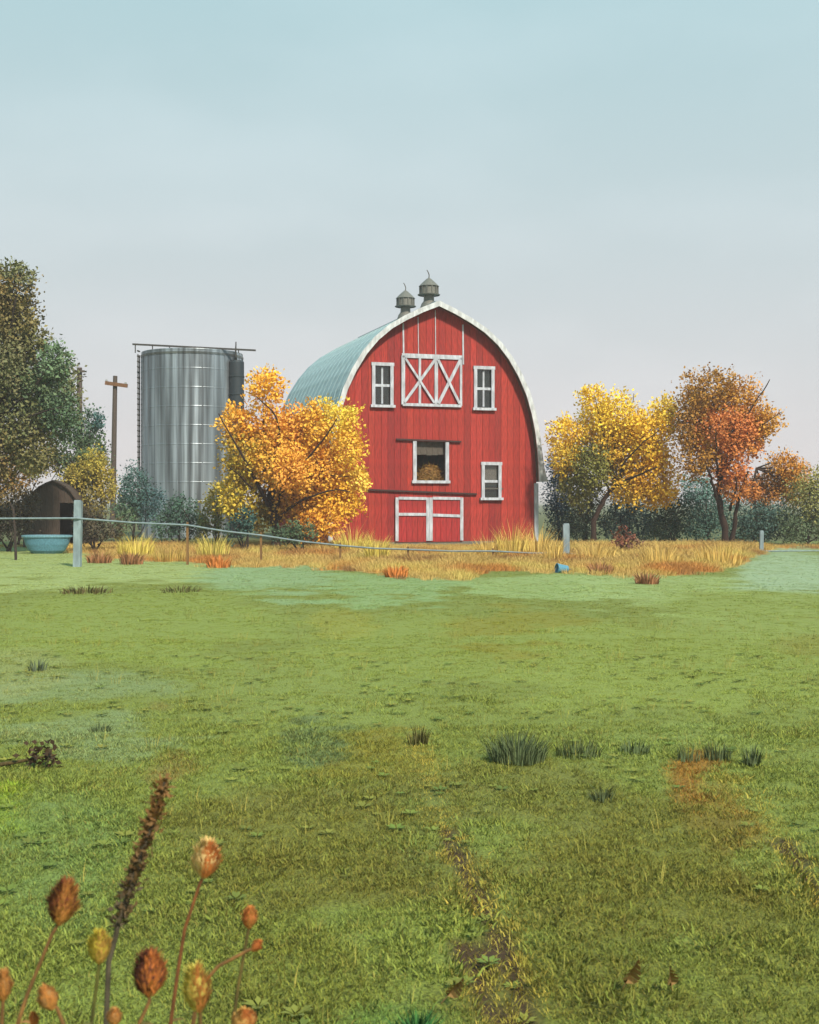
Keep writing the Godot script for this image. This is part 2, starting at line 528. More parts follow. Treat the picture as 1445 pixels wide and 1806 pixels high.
func tree(called: String, label: String, category: String, group: String, base_px: float, d: float, blobs: Array, limbs: Array, leaf_l := 0.15, cover := 1.0, deep := 0.5, bark := Color(0.055, 0.03, 0.022), foliage: Material = M.leaf) -> Node3D:
	var base := Vector3((base_px - 722.5) / F * d, 0, -d)
	var t := thing(called, label, category, base, 0, group)
	var b := MB.new()
	for l in limbs:
		limb(b, l[0], d, base, l[1], l[2], l[3] * 1.5 if l.size() > 3 else 0.0)
	# twigs from the nearest limb out to the clumps of leaves
	var root := at(limbs[0][0][-1][0], limbs[0][0][-1][1], d) - base
	for q in blobs:
		var e := at(q[0], q[1], d) - base + Vector3(rn(-0.2, 0.2), 0.1, rn(-0.5, 0.5))
		var m := root.lerp(e, 0.5) + Vector3(rn(-0.15, 0.15), rn(-0.05, 0.25), rn(-0.3, 0.3))
		b.tube([root, m, e], [0.05, 0.032, 0.012], 5)
	for q in b.c.size(): b.c[q] = bark
	put(b, "trunk", M.bark, t)
	var cr := MB.new()
	crown(cr, base, blobs, d, leaf_l, cover, deep)
	put(cr, "crown", foliage, t)
	return t

func bush(label: String, group: String, base_px: float, d: float, blobs: Array, called := "shrub", leaf_l := 0.12, cover := 1.0) -> void:
	var foot := HORIZON + EYE * F / d
	var limbs := []
	for k in 4:
		var q: Array = blobs[k % blobs.size()]
		limbs.push_back([[[base_px + rn(-4, 4), foot], [lerpf(base_px, q[0], 0.5) + rn(-5, 5), lerpf(foot, q[1], 0.5)], [q[0] + rn(-0.4, 0.4) * q[2], q[1] - q[3] * rn(0.0, 0.6)]], 0.045, 0.012, rn(-0.4, 0.4)])
	tree(called, label, "shrub", group, base_px, d, blobs, limbs, leaf_l, cover, 0.3, Color(0.05, 0.035, 0.025), M.leaf if blobs[0][4] > blobs[0][5] * 1.12 else M.green_leaf)

# ------------------------------------------------------------------ the barn
const ARCH := [[0.0, 11.05], [0.8, 10.72], [1.6, 10.32], [2.3, 9.9], [2.95, 9.35], [3.5, 8.7], [4.0, 7.9], [4.4, 7.05], [4.68, 6.15], [4.86, 5.3], [4.98, 4.4], [5.04, 3.6], [5.06, 2.95]]

func arch_outline(grow: float, closed: bool) -> PackedVector2Array:
	var right := PackedVector2Array()
	for k in ARCH.size():
		var a := Vector2(ARCH[maxi(k - 1, 0)][0], ARCH[maxi(k - 1, 0)][1])
		var e := Vector2(ARCH[mini(k + 1, ARCH.size() - 1)][0], ARCH[mini(k + 1, ARCH.size() - 1)][1])
		var t := (e - a).normalized()
		var nn := Vector2(-t.y, t.x)
		if k == 0: nn = Vector2(0, 1.12)
		var p := Vector2(ARCH[k][0], ARCH[k][1]) + nn * grow
		if k == 0: p.x = 0
		if grow > 0.05 and k >= ARCH.size() - 2: p.x += 0.06 if k == ARCH.size() - 2 else 0.22
		right.push_back(p)
	var o := PackedVector2Array()
	for k in range(right.size() - 1, 0, -1): o.push_back(Vector2(-right[k].x, right[k].y))
	o.append_array(right)
	if closed:
		o.push_back(Vector2(ARCH[-1][0] + grow, 0.0))
		o.insert(0, Vector2(-ARCH[-1][0] - grow, 0.0))
	return o

func rect(u0: float, v0: float, u1: float, v1: float) -> PackedVector2Array:
	return PackedVector2Array([Vector2(u0, v0), Vector2(u1, v0), Vector2(u1, v1), Vector2(u0, v1)])

var RED := []
var WHITE_PAINT := Color(0.52, 0.56, 0.66)

func barn_window(barn: Node3D, u0: float, v0: float, u1: float, v1: float, cols: int, label := "") -> void:
	var w := part_node("window", barn)
	w.position = Vector3((u0 + u1) / 2, v0, 0)
	if label: w.set_meta("label", label)
	var hw := (u1 - u0) / 2
	var hh := v1 - v0
	var t := 0.15
	var b := MB.new()
	b.box(Vector3(-hw - t / 2 + 0.03, hh / 2, 0.07), Vector3(t, hh + 0.02, 0.08), WHITE_PAINT)
	b.box(Vector3(hw + t / 2 - 0.03, hh / 2, 0.07), Vector3(t, hh + 0.02, 0.08), WHITE_PAINT)
	b.box(Vector3(0, hh + t / 2, 0.075), Vector3(hw * 2 + t * 2, t, 0.09), WHITE_PAINT)
	put(b, "frame", M.trim, w)
	b = MB.new()
	b.box(Vector3(0, -0.06, 0.1), Vector3(hw * 2 + t * 2 + 0.08, 0.12, 0.16), WHITE_PAINT)
	put(b, "sill", M.trim, w)
	b = MB.new()
	b.box(Vector3(0, hh / 2, -0.02), Vector3(hw * 2, 0.12, 0.05), WHITE_PAINT)
	put(b, "sash_rail", M.trim, w)
	if cols == 2:
		for half in 2:
			b = MB.new()
			b.box(Vector3(0, hh * (0.25 + 0.5 * half), -0.024), Vector3(0.085, hh * 0.5 - 0.12, 0.04), WHITE_PAINT)
			put(b, "muntin", M.trim, w)
	for r in 2:
		for q in cols:
			var pw := hw * 2 / cols
			b = MB.new()
			b.box(Vector3(-hw + pw * (q + 0.5), hh * (0.25 + 0.5 * r), -0.035), Vector3(pw - 0.02, hh * 0.5 - 0.03, 0.006))
			put(b, "pane", M.glass, w)

func build_barn() -> Node3D:
	for k in [[178, 48, 42], [168, 42, 40], [188, 56, 46], [160, 42, 40], [180, 50, 42]]:
		RED.push_back(paint(k[0], k[1], k[2], 1.3))
	var barn := thing("barn", "red gothic-roofed barn with white trim and two roof ventilators", "barn", Vector3(1.22, 0, -57), deg_to_rad(18.0))
	var depth := 12.5
	var wall := arch_outline(0.0, true)
	# openings: u0, v0, u1, v1
	var holes := [[-2.98, 6.42, -2.2, 8.2], [1.98, 6.4, 2.76, 8.2], [-0.98, 2.98, 0.46, 4.78], [2.36, 2.2, 3.12, 3.72]]
	# front wall: a frame of studs behind vertical boards, each board a piece of its own
	var front := part_node("front_wall", barn)
	var bw := 0.31
	var u := -5.12
	while u < 5.1:
		var pieces: Array = Geometry2D.intersect_polygons(rect(u + 0.006, 0.12, u + bw - 0.006, 12.0), wall)
		for h in holes:
			var left := []
			for pc in pieces:
				left.append_array(Geometry2D.clip_polygons(pc, rect(h[0], h[1], h[2], h[3])))
			pieces = left
		for pc in pieces:
			var b := MB.new()
			var jut := rn(-0.006, 0.008)
			b.extrude(pc, -0.03 + jut, 0.01 + jut, RED[rng.randi() % 5] * rn(0.93, 1.05))
			put(b, "board", M.boards, front)
		u += bw
	var b := MB.new()
	var back_pieces: Array = [arch_outline(-0.02, true)]
	# lining behind the boards, left open at the windows (cut in strips so no hole remains inside a polygon)
	var cuts := [-5.2, -2.98, -2.2, -0.98, 0.46, 1.98, 2.36, 2.76, 3.12, 5.2]
	for k in cuts.size() - 1:
		var strip: Array = Geometry2D.intersect_polygons(rect(cuts[k], 0.0, cuts[k + 1], 12.0), back_pieces[0])
		for h in holes:
			var left := []
			for pc in strip: left.append_array(Geometry2D.clip_polygons(pc, rect(h[0], h[1], h[2], h[3])))
			strip = left
		for pc in strip: b.extrude(pc, -0.12, -0.045, Color(0.09, 0.05, 0.035))
	put(b, "lining", M.wood, front)
	b = MB.new()
	b.box(Vector3(0, 0.05, -0.05), Vector3(10.18, 0.22, 0.16), Color(0.2, 0.2, 0.19))
	put(b, "foundation", M.dull_metal, barn)
	b = MB.new()
	b.extrude(wall, -depth, -depth + 0.1, RED[1])
	put(b, "back_wall", M.boards, barn)
	for s in [-1, 1]:
		b = MB.new()
		b.box(Vector3(s * 5.01, 1.48, -depth / 2), Vector3(0.1, 2.95, depth - 0.26), RED[0])
		put(b, "side_wall", M.boards, barn)
		b = MB.new()
		b.box(Vector3(s * 5.04, 1.5, 0.03), Vector3(0.2, 2.76, 0.1), WHITE_PAINT)
		put(b, "corner_board", M.trim, barn)
	b = MB.new()
	b.box(Vector3(0, 2.86, -depth / 2), Vector3(9.9, 0.14, depth - 0.4), Color(0.13, 0.09, 0.06))
	put(b, "loft_floor", M.wood, barn)
	# roof shell with standing seams
	b = MB.new()
	var inner := arch_outline(0.015, false)
	var outer := arch_outline(0.12, false)
	var roof_col := paint(160, 188, 196, 1.6)
	var z0 := -depth - 0.3
	var z1 := 0.42
	for k in inner.size() - 1:
		var a := inner[k]; var e := inner[k + 1]; var f := outer[k]; var g := outer[k + 1]
		b.quad(Vector3(f.x, f.y, z0), Vector3(f.x, f.y, z1), Vector3(g.x, g.y, z1), Vector3(g.x, g.y, z0), roof_col)
		b.quad(Vector3(a.x, a.y, z1), Vector3(a.x, a.y, z0), Vector3(e.x, e.y, z0), Vector3(e.x, e.y, z1), Color(0.12, 0.09, 0.06))
		b.quad(Vector3(a.x, a.y, z1), Vector3(e.x, e.y, z1), Vector3(g.x, g.y, z1), Vector3(f.x, f.y, z1), roof_col)
		b.quad(Vector3(a.x, a.y, z0), Vector3(f.x, f.y, z0), Vector3(g.x, g.y, z0), Vector3(e.x, e.y, z0), roof_col)
	for k in [0, inner.size() - 1]:
		var a := inner[k]; var f := outer[k]
		b.quad(Vector3(a.x, a.y, z0), Vector3(a.x, a.y, z1), Vector3(f.x, f.y, z1), Vector3(f.x, f.y, z0), roof_col)
	var roof := put(b, "roof", M.roof, barn)
	var seam := z1 - 0.5
	while seam > z0 + 0.3:
		b = MB.new()
		for k in outer.size() - 1:
			var f := outer[k]; var g := outer[k + 1]
			b.bar(Vector3(f.x, f.y, seam), Vector3(g.x, g.y, seam), 0.05, 0.04, Vector3(g.y - f.y, f.x - g.x, 0).normalized(), roof_col * 0.94)
		put(b, "seam", M.roof, roof)
		seam -= 0.9
	b = MB.new()
	b.bar(Vector3(0, 11.19, z0), Vector3(0, 11.19, z1), 0.34, 0.07, Vector3.UP, paint(190, 204, 214))
	put(b, "ridge_cap", M.roof, roof)
	# white rake boards on the arched front edge
	var ri := arch_outline(-0.06, false)
	var ro := arch_outline(0.17, false)
	for s in 2:
		b = MB.new()
		var half := ri.size() / 2
		var col := Color(0.60, 0.64, 0.70)
		for k in range(0 if s == 0 else half, half if s == 0 else ri.size() - 1):
			var pts := [ri[k], ri[k + 1], ro[k + 1], ro[k]]
			var f := []
			for p in pts: f.push_back(Vector3(p.x, p.y, z1 + 0.06))
			var g := []
			for p in pts: g.push_back(Vector3(p.x, p.y, z1 + 0.004))
			b.quad(f[0], f[3], f[2], f[1], col)
			b.quad(g[0], g[1], g[2], g[3], col)
			b.quad(f[3], g[3], g[2], f[2], col)
			b.quad(f[0], f[1], g[1], g[0], col)
		put(b, "rake_board", M.trim, barn)
	# windows
	barn_window(barn, -2.98, 6.42, -2.2, 8.2, 2, "left four-pane loft window")
	barn_window(barn, 1.98, 6.4, 2.76, 8.2, 2, "right four-pane loft window")
	barn_window(barn, 2.36, 2.2, 3.12, 3.72, 1, "low double-sash window with grey blind")
	b = MB.new()
	b.box(Vector3(2.74, 3.3, -0.1), Vector3(0.72, 0.75, 0.02), paint(140, 132, 124))
	put(b, "blind", M.wood, barn)
	b = MB.new()
	b.box(Vector3(2.86, 2.62, 0.06), Vector3(0.95, 0.055, 0.03), paint(120, 112, 108))
	put(b, "loose_slat", M.wood, barn)
	# hay opening
	var op := part_node("hay_opening", barn)
	for e in [[-1.05, 3.9, 0.17, 1.86], [0.53, 3.9, 0.17, 1.86]]:
		b = MB.new()
		b.box(Vector3(e[0], e[1], 0.05), Vector3(e[2], e[3], 0.1), WHITE_PAINT)
		put(b, "jamb", M.trim, op)
	b = MB.new()
	b.box(Vector3(-0.26, 2.92, 0.065), Vector3(1.86, 0.13, 0.14), WHITE_PAINT)
	put(b, "sill", M.trim, op)
	b = MB.new()
	for k in 5:
		b.box(Vector3(-0.82 + 0.28 * k, 4.48 + 0.02 * sin(k * 2.0), -0.17), Vector3(0.27, 0.62, 0.03), paint(112, 104, 98))
	put(b, "shutter", M.wood, op)
	b = MB.new()
	b.bar(Vector3(-1.95, 4.86, 0.07), Vector3(1.22, 4.80, 0.07), 0.08, 0.1, Vector3(0, 0, 1), Color(0.06, 0.02, 0.02))
	put(b, "door_track", M.dull_metal, barn)
	b = MB.new()
	b.bar(Vector3(-3.3, 2.55, 0.07), Vector3(2.0, 2.36, 0.07), 0.08, 0.1, Vector3(0, 0, 1), Color(0.06, 0.02, 0.02))
	put(b, "door_track", M.dull_metal, barn)
	# hayloft door: plank leaves with white braces
	var ld := part_node("hayloft_door", barn)
	var du0 := -1.62
	var du1 := 1.2
	var dv0 := 6.46
	var dv1 := 8.7
	var nplank := 9
	for k in nplank:
		var pw := (du1 - du0) / nplank
		b = MB.new()
		b.box(Vector3(du0 + pw * (k + 0.5), (dv0 + dv1) / 2, 0.045), Vector3(pw - 0.012, dv1 - dv0, 0.035 + rn(0, 0.008)), paint(188, 56, 54, 1.2) * rn(0.92, 1.05))
		put(b, "plank", M.boards, ld)
	var mid := -0.02
	for e in [[du0, dv0, du0, dv1, 0.17], [du1, dv0, du1, dv1, 0.11], [du0 - 0.06, dv1, du1 + 0.06, dv1, 0.2], [du0 - 0.02, dv0, du1 + 0.02, dv0, 0.13], [mid, dv0 + 0.06, mid, dv1 - 0.1, 0.16], [-0.82, dv0 + 0.06, -0.82, dv1 - 0.1, 0.11]]:
		b = MB.new()
		b.bar(Vector3(e[0], e[1], 0.098), Vector3(e[2], e[3], 0.098), e[4], 0.06, Vector3(0, 0, 1), WHITE_PAINT)
		put(b, "stile" if e[0] == e[2] else "rail", M.trim, ld)
	for e in [[du0 + 0.05, dv0 + 0.1, mid - 0.05, dv1 - 0.12, 0.13], [du0 + 0.1, dv1 - 0.14, mid - 0.1, dv0 + 0.1, 0.10], [mid + 0.1, dv0 + 0.08, du1 - 0.05, dv1 - 0.12, 0.15], [mid + 0.08, dv1 - 0.14, du1 - 0.08, dv0 + 0.1, 0.12]]:
		b = MB.new()
		var lift := 0.142 if e[1] < e[3] else 0.155
		b.bar(Vector3(e[0], e[1], lift), Vector3(e[2], e[3], lift), e[4], 0.03, Vector3(0, 0, 1), WHITE_PAINT)
		put(b, "brace", M.trim, ld)
	for e in [[-1.58, 8.82, 10.18, 0.07], [-0.86, 8.82, 10.5, 0.03], [-0.02, 8.82, 10.85, 0.035], [1.34, 8.4, 10.25, 0.07]]:
		b = MB.new()
		b.bar(Vector3(e[0], e[1], 0.035), Vector3(e[0] - 0.02, e[2], 0.035), e[3], 0.03, Vector3(0, 0, 1), WHITE_PAINT)
		put(b, "batten", M.trim, barn)
	# pair of sliding doors at the ground
	for s in 2:
		var sd := part_node("sliding_door", barn)
		var a0 := -1.98 if s == 0 else -0.33
		var a1 := -0.37 if s == 0 else 1.3
		for k in 6:
			var pw := (a1 - a0) / 6
			b = MB.new()
			b.box(Vector3(a0 + pw * (k + 0.5), 1.2, 0.05), Vector3(pw - 0.012, 2.1, 0.04 + rn(0, 0.008)), paint(190, 46, 50, 1.2) * rn(0.92, 1.05))
			put(b, "plank", M.boards, sd)
		for e in [[a0 + 0.06, 0.2, a0 + 0.06, 2.2, 0.15], [a1 - 0.06, 0.2, a1 - 0.06, 2.2, 0.15], [a0 + 0.14, 2.17, a1 - 0.14, 2.15, 0.13], [a0 + 0.14, 1.43 - 0.04 * s, a1 - 0.14, 1.42 - 0.08 * s, 0.13]]:
			b = MB.new()
			b.bar(Vector3(e[0], e[1], 0.1), Vector3(e[2], e[3], 0.1), e[4], 0.05, Vector3(0, 0, 1), WHITE_PAINT)
			put(b, "stile" if e[0] == e[2] else "rail", M.trim, sd)
	# two sheet-metal ventilators on the ridge
	for k in 2:
		var vz: float = [-1.0, -4.6][k]
		var cu := part_node("ventilator", barn)
		cu.position = Vector3(0, 11.1, vz)
		cu.scale = Vector3.ONE * 0.84
		var grey := paint(116, 116, 112, 1.9)
		b = MB.new()
		b.lathe([Vector2(0.5, 0), Vector2(0.42, 0.25), Vector2(0.3, 0.4), Vector2(0.28, 0.75)], 16, grey)
		put(b, "neck", M.dull_metal, cu)
		b = MB.new()
		b.lathe([Vector2(0.28, 0.74), Vector2(0.52, 0.78), Vector2(0.5, 1.22), Vector2(0.3, 1.26)], 16, grey)
		for q in 12:
			var a := TAU * q / 12.0
			b.box(Vector3(cos(a) * 0.53, 1.0, sin(a) * 0.53), Vector3(0.04, 0.42, 0.07), grey * 0.8, Basis(Vector3.UP, -a))
		b.lathe([Vector2(0.62, 0.72), Vector2(0.64, 0.76), Vector2(0.5, 0.8)], 16, grey)
		put(b, "drum", M.dull_metal, cu)
		b = MB.new()
		b.lathe([Vector2(0.5, 1.2), Vector2(0.58, 1.22), Vector2(0.36, 1.44), Vector2(0.16, 1.62), Vector2(0.05, 1.7)], 16, grey)
		put(b, "cap", M.dull_metal, cu)
		b = MB.new()
		b.tube([Vector3(0, 1.66, 0), Vector3(0.02, 1.85, 0), Vector3(-0.03, 2.0, 0), Vector3(-0.12, 2.14, 0)], [0.035, 0.03, 0.03, 0.022], 6, grey * 0.7)
		put(b, "finial", M.dull_metal, cu)
	return barn

func build_hay(barn: Node3D) -> void:
	var b := MB.new()
	for q in 900:
		var a := rn(0, TAU)
		var r := sqrt(rng.randf())
		var x := cos(a) * r * 0.72
		var z := sin(a) * r * 0.45
		var y := 0.85 * (1.0 - r * r * 0.9) * rn(0.5, 1.0)
		var dir := Vector3(rng.randfn(), rng.randfn() * 0.5, rng.randfn()).normalized()
		var c := paint(190, 150, 60).lerp(paint(150, 100, 44), rng.randf())
		b.leaf(Vector3(x, y, z), dir, dir.cross(Vector3(rng.randfn(), rng.randfn(), rng.randfn())).normalized(), rn(0.15, 0.35), 0.02, c)
	b.lathe([Vector2(0.7, 0), Vector2(0.6, 0.3), Vector2(0.42, 0.55), Vector2(0.15, 0.7), Vector2(0.0, 0.72)], 14, paint(150, 110, 50), Vector3.ZERO, Vector3(1, 1, 0.6))
	var o := put(b, "hay_pile", M.leaf, self)
	o.transform = barn.transform * Transform3D(Basis.IDENTITY, Vector3(-0.1, 2.94, -0.6))
	tag(o, "heap of yellow hay in the dark loft opening of the red barn", "hay")

# ------------------------------------------------------------------ silo, poles, shed, trough, fence
func build_silo() -> void:
	var d := 70.0
	var base := Vector3((340.0 - 722.5) / F * d, 0, -d)
	var s := thing("silo", "tall grey galvanised steel silo with flat top behind the yellow tree", "silo", base)
	var r := 2.84
	var h := 10.2
	var b := MB.new()
	var col := Color(0.46, 0.53, 0.61)
	var prof := [Vector2(r, 0)]
	var y := 0.0
	while y < h - 0.05:
		prof.push_back(Vector2(r, y + 0.95)); prof.push_back(Vector2(r + 0.006, y + 0.97)); prof.push_back(Vector2(r + 0.006, y + 1.02)); prof.push_back(Vector2(r, y + 1.04))
		y += 1.04
	b.lathe(prof, 64, col)
	for q in 26:
		var a := TAU * q / 26.0
		b.box(Vector3(cos(a) * (r + 0.0), h / 2, sin(a) * (r + 0.0)), Vector3(0.05, h - 0.1, 0.055), col * rn(0.85, 1.05), Basis(Vector3.UP, -a))
	put(b, "drum", M.steel, s)
	b = MB.new()
	b.lathe([Vector2(r + 0.03, h - 0.1), Vector2(r + 0.05, h + 0.02), Vector2(r - 0.1, h + 0.05), Vector2(0.0, h + 0.08)], 48, Color(0.3, 0.33, 0.35))
	put(b, "roof", M.steel, s)
	var dark := Color(0.07, 0.065, 0.06)
	b = MB.new()
	b.bar(Vector3(-2.95, h + 0.5, 2.0), Vector3(3.85, h + 0.16, 2.0), 0.09, 0.12, Vector3(0, 0, 1), dark)
	for q in 7:
		var x := -2.8 + q * 0.95
		b.bar(Vector3(x, h + 0.02, 2.0), Vector3(x, h + 0.5 - (x + 2.95) * 0.049, 2.0), 0.05, 0.05, Vector3(0, 0, 1), dark)
	put(b, "conveyor_beam", M.dull_metal, s)
	b = MB.new()
	for e in [-0.2, 0.2]:
		b.bar(Vector3(-r - 0.1, 0.4, 0.5 + e), Vector3(-r - 0.1, h + 0.1, 0.5 + e), 0.06, 0.05, Vector3(0, 0, 1), dark)
	for q in 34:
		b.box(Vector3(-r - 0.11, 0.6 + q * 0.3, 0.5), Vector3(0.09, 0.06, 0.46), dark)
	put(b, "ladder", M.dull_metal, s)
	# narrow dark leg at its right
	var t := thing("elevator_leg", "narrow dark steel elevator leg standing against the silo's right side", "grain elevator", base + Vector3(2.72, 0, 1.5))
	b = MB.new()
	b.lathe([Vector2(0.42, 0), Vector2(0.42, 9.75), Vector2(0.36, 9.85), Vector2(0.0, 9.88)], 20, paint(62, 78, 88))
	for q in 9: b.lathe([Vector2(0.42, 0.9 + q), Vector2(0.445, 0.92 + q), Vector2(0.445, 0.98 + q), Vector2(0.42, 1.0 + q)], 20, paint(52, 66, 76))
	put(b, "casing", M.dull_metal, t)
	b = MB.new()
	b.tube([Vector3(-0.05, 9.86, 0), Vector3(-0.05, 10.3, 0), Vector3(-0.03, 10.9, 0)], [0.1, 0.05, 0.03], 7, dark)
	put(b, "vent_pipe", M.dull_metal, t)

func build_poles() -> void:
	var d := 68.0
	var b := MB.new()
	var t := thing("utility_pole", "weathered wooden utility pole with short crossarm left of the silo", "utility pole", Vector3((202.0 - 722.5) / F * d, 0, -d), 0, "wooden poles left of the silo")
	b.tube([Vector3(-0.1, 0, 0), Vector3(-0.04, 4, 0), Vector3(0.06, 8.95, 0)], [0.17, 0.15, 0.12], 9, Color(0.1, 0.075, 0.065))
	put(b, "pole", M.wood, t)
	b = MB.new()
	b.bar(Vector3(-0.45, 8.55, 0.18), Vector3(0.78, 8.38, 0.18), 0.2, 0.12, Vector3(0, 0, 1), Color(0.2, 0.1, 0.05))
	put(b, "crossarm", M.wood, t)
	for x in [-0.38, 0.68]:
		b = MB.new()
		b.lathe([Vector2(0.03, 0), Vector2(0.07, 0.04), Vector2(0.05, 0.12), Vector2(0.0, 0.14)], 8, Color(0.3, 0.32, 0.32), Vector3(x, 8.62 - 0.14 * (x + 0.45), 0.18))
		put(b, "insulator", M.plastic, t)
	d = 61.5
	t = thing("utility_pole", "plain wooden pole without crossarm rising behind the green tree", "utility pole", Vector3((141.0 - 722.5) / F * d, 0, -d), 0, "wooden poles left of the silo")
	b = MB.new()
	b.tube([Vector3(0, 0, 0), Vector3(0, 4, 0), Vector3(0, 8.7, 0)], [0.17, 0.15, 0.13], 9, Color(0.12, 0.085, 0.08))
	put(b, "pole", M.wood, t)
	b = MB.new()
	b.bar(Vector3(-0.25, 8.5, 0.16), Vector3(0.3, 8.5, 0.16), 0.1, 0.1, Vector3(0, 0, 1), Color(0.1, 0.08, 0.07))
	put(b, "bracket", M.wood, t)

func build_shed() -> void:
	var d := 54.0
	var t := thing("shed", "low brown round-roofed shed with dark doorway behind the blue trough", "shed", Vector3((93.0 - 722.5) / F * d, 0, -d), 0.1)
	var brown := Color(0.075, 0.052, 0.042)
	var prof := PackedVector2Array()
	for k in 15:
		var a := PI * k / 14.0
		prof.push_back(Vector2(-cos(a) * 1.28, 0.9 + sin(a) * 1.95 * (1.0 if k != 7 else 1.03)))
	# shingle courses over the round roof
	var roof := part_node("roof", t)
	for k in prof.size() - 1:
		var a := prof[k]; var e := prof[k + 1]
		var b := MB.new()
		var nn := Vector3(-(e.y - a.y), e.x - a.x, 0).normalized()
		b.bar(Vector3(a.x, a.y, -1.7) + nn * 0.02, Vector3(a.x, a.y, -1.7) + nn * 0.02 + Vector3(0, 0, 0.001), 0.01, 0.01, nn, brown)
		b.box(Vector3((a.x + e.x) / 2, (a.y + e.y) / 2, -1.6) + nn * rn(0.0, 0.03), Vector3((e - a).length() + 0.05, 0.05, 3.5), brown * rn(0.8, 1.35), Basis(Vector3(e.x - a.x, e.y - a.y, 0).normalized(), nn, Vector3(0, 0, 1)))
		put(b, "plank", M.wood, roof)
	var front := PackedVector2Array([Vector2(-1.28, 0)])
	front.append_array(prof)
	front.push_back(Vector2(1.28, 0))
	var u := -1.28
	var fw := part_node("front_wall", t)
	while u < 1.27:
		for pc in Geometry2D.intersect_polygons(rect(u + 0.005, 0.02, u + 0.251, 3.2), front):
			for p2 in Geometry2D.clip_polygons(pc, rect(0.3, 0.0, 1.02, 1.95)):
				var b := MB.new()
				b.extrude(p2, -0.06, -0.02 + rn(0, 0.015), brown * rn(0.85, 1.3))
				put(b, "board", M.wood, fw)
		u += 0.256
	var b := MB.new()
	b.extrude(front, -3.2, -3.15, brown)
	put(b, "back_wall", M.wood, t)
	for s in [-1, 1]:
		b = MB.new()
		b.box(Vector3(s * 1.25, 0.46, -1.6), Vector3(0.05, 0.9, 3.0), brown)
		put(b, "side_wall", M.wood, t)

func build_trough() -> void:
	var d := 47.5
	var t := thing("water_trough", "light blue oval stock trough beside the tall white fence post", "trough", Vector3((83.0 - 722.5) / F * d, 0, -d), 0.06)
	var blue := paint(112, 172, 200)
	var b := MB.new()
	b.lathe([Vector2(0.0, 0.03), Vector2(0.5, 0.0), Vector2(0.66, 0.12), Vector2(0.78, 0.36), Vector2(0.86, 0.66), Vector2(0.8, 0.66), Vector2(0.72, 0.36), Vector2(0.5, 0.1), Vector2(0.0, 0.08)], 32, blue, Vector3.ZERO, Vector3(1.06, 1, 0.6))
	put(b, "basin", M.plastic, t)
	b = MB.new()
	b.lathe([Vector2(0.84, 0.63), Vector2(0.92, 0.64), Vector2(0.92, 0.71), Vector2(0.8, 0.72), Vector2(0.79, 0.66)], 32, paint(140, 196, 218), Vector3.ZERO, Vector3(1.06, 1, 0.6))
	put(b, "rim", M.plastic, t)
	b = MB.new()
	b.lathe([Vector2(0.0, 0.56), Vector2(0.8, 0.56)], 32, paint(90, 120, 130), Vector3.ZERO, Vector3(1.06, 1, 0.6))
	put(b, "water", M.water, t)
	t = thing("bucket", "small bright blue bucket lying by the grey post in the golden grass", "bucket", on_ground(992, 1010) + Vector3(0, 0.11, 0))
	t.scale = Vector3.ONE * 0.72
	b = MB.new()
	b.lathe([Vector2(0.0, -0.22), Vector2(0.14, -0.22), Vector2(0.19, 0.2), Vector2(0.205, 0.2), Vector2(0.205, 0.24), Vector2(0.17, 0.24), Vector2(0.13, -0.18), Vector2(0, -0.18)], 20, paint(105, 180, 216))
	var o := put(b, "body", M.plastic, t)
	o.rotation = Vector3(0, 0.3, PI / 2 - 0.1)
	b = MB.new()
	var arc := []
	var rr := []
	for k in 9:
		var a := PI * k / 8.0
		arc.push_back(Vector3(0.24 + 0.12 * sin(a), cos(a) * 0.02 - 0.02, cos(a) * 0.19)); rr.push_back(0.008)
	b.tube(arc, rr, 5, Color(0.3, 0.32, 0.33))
	put(b, "handle", M.dull_metal, t)

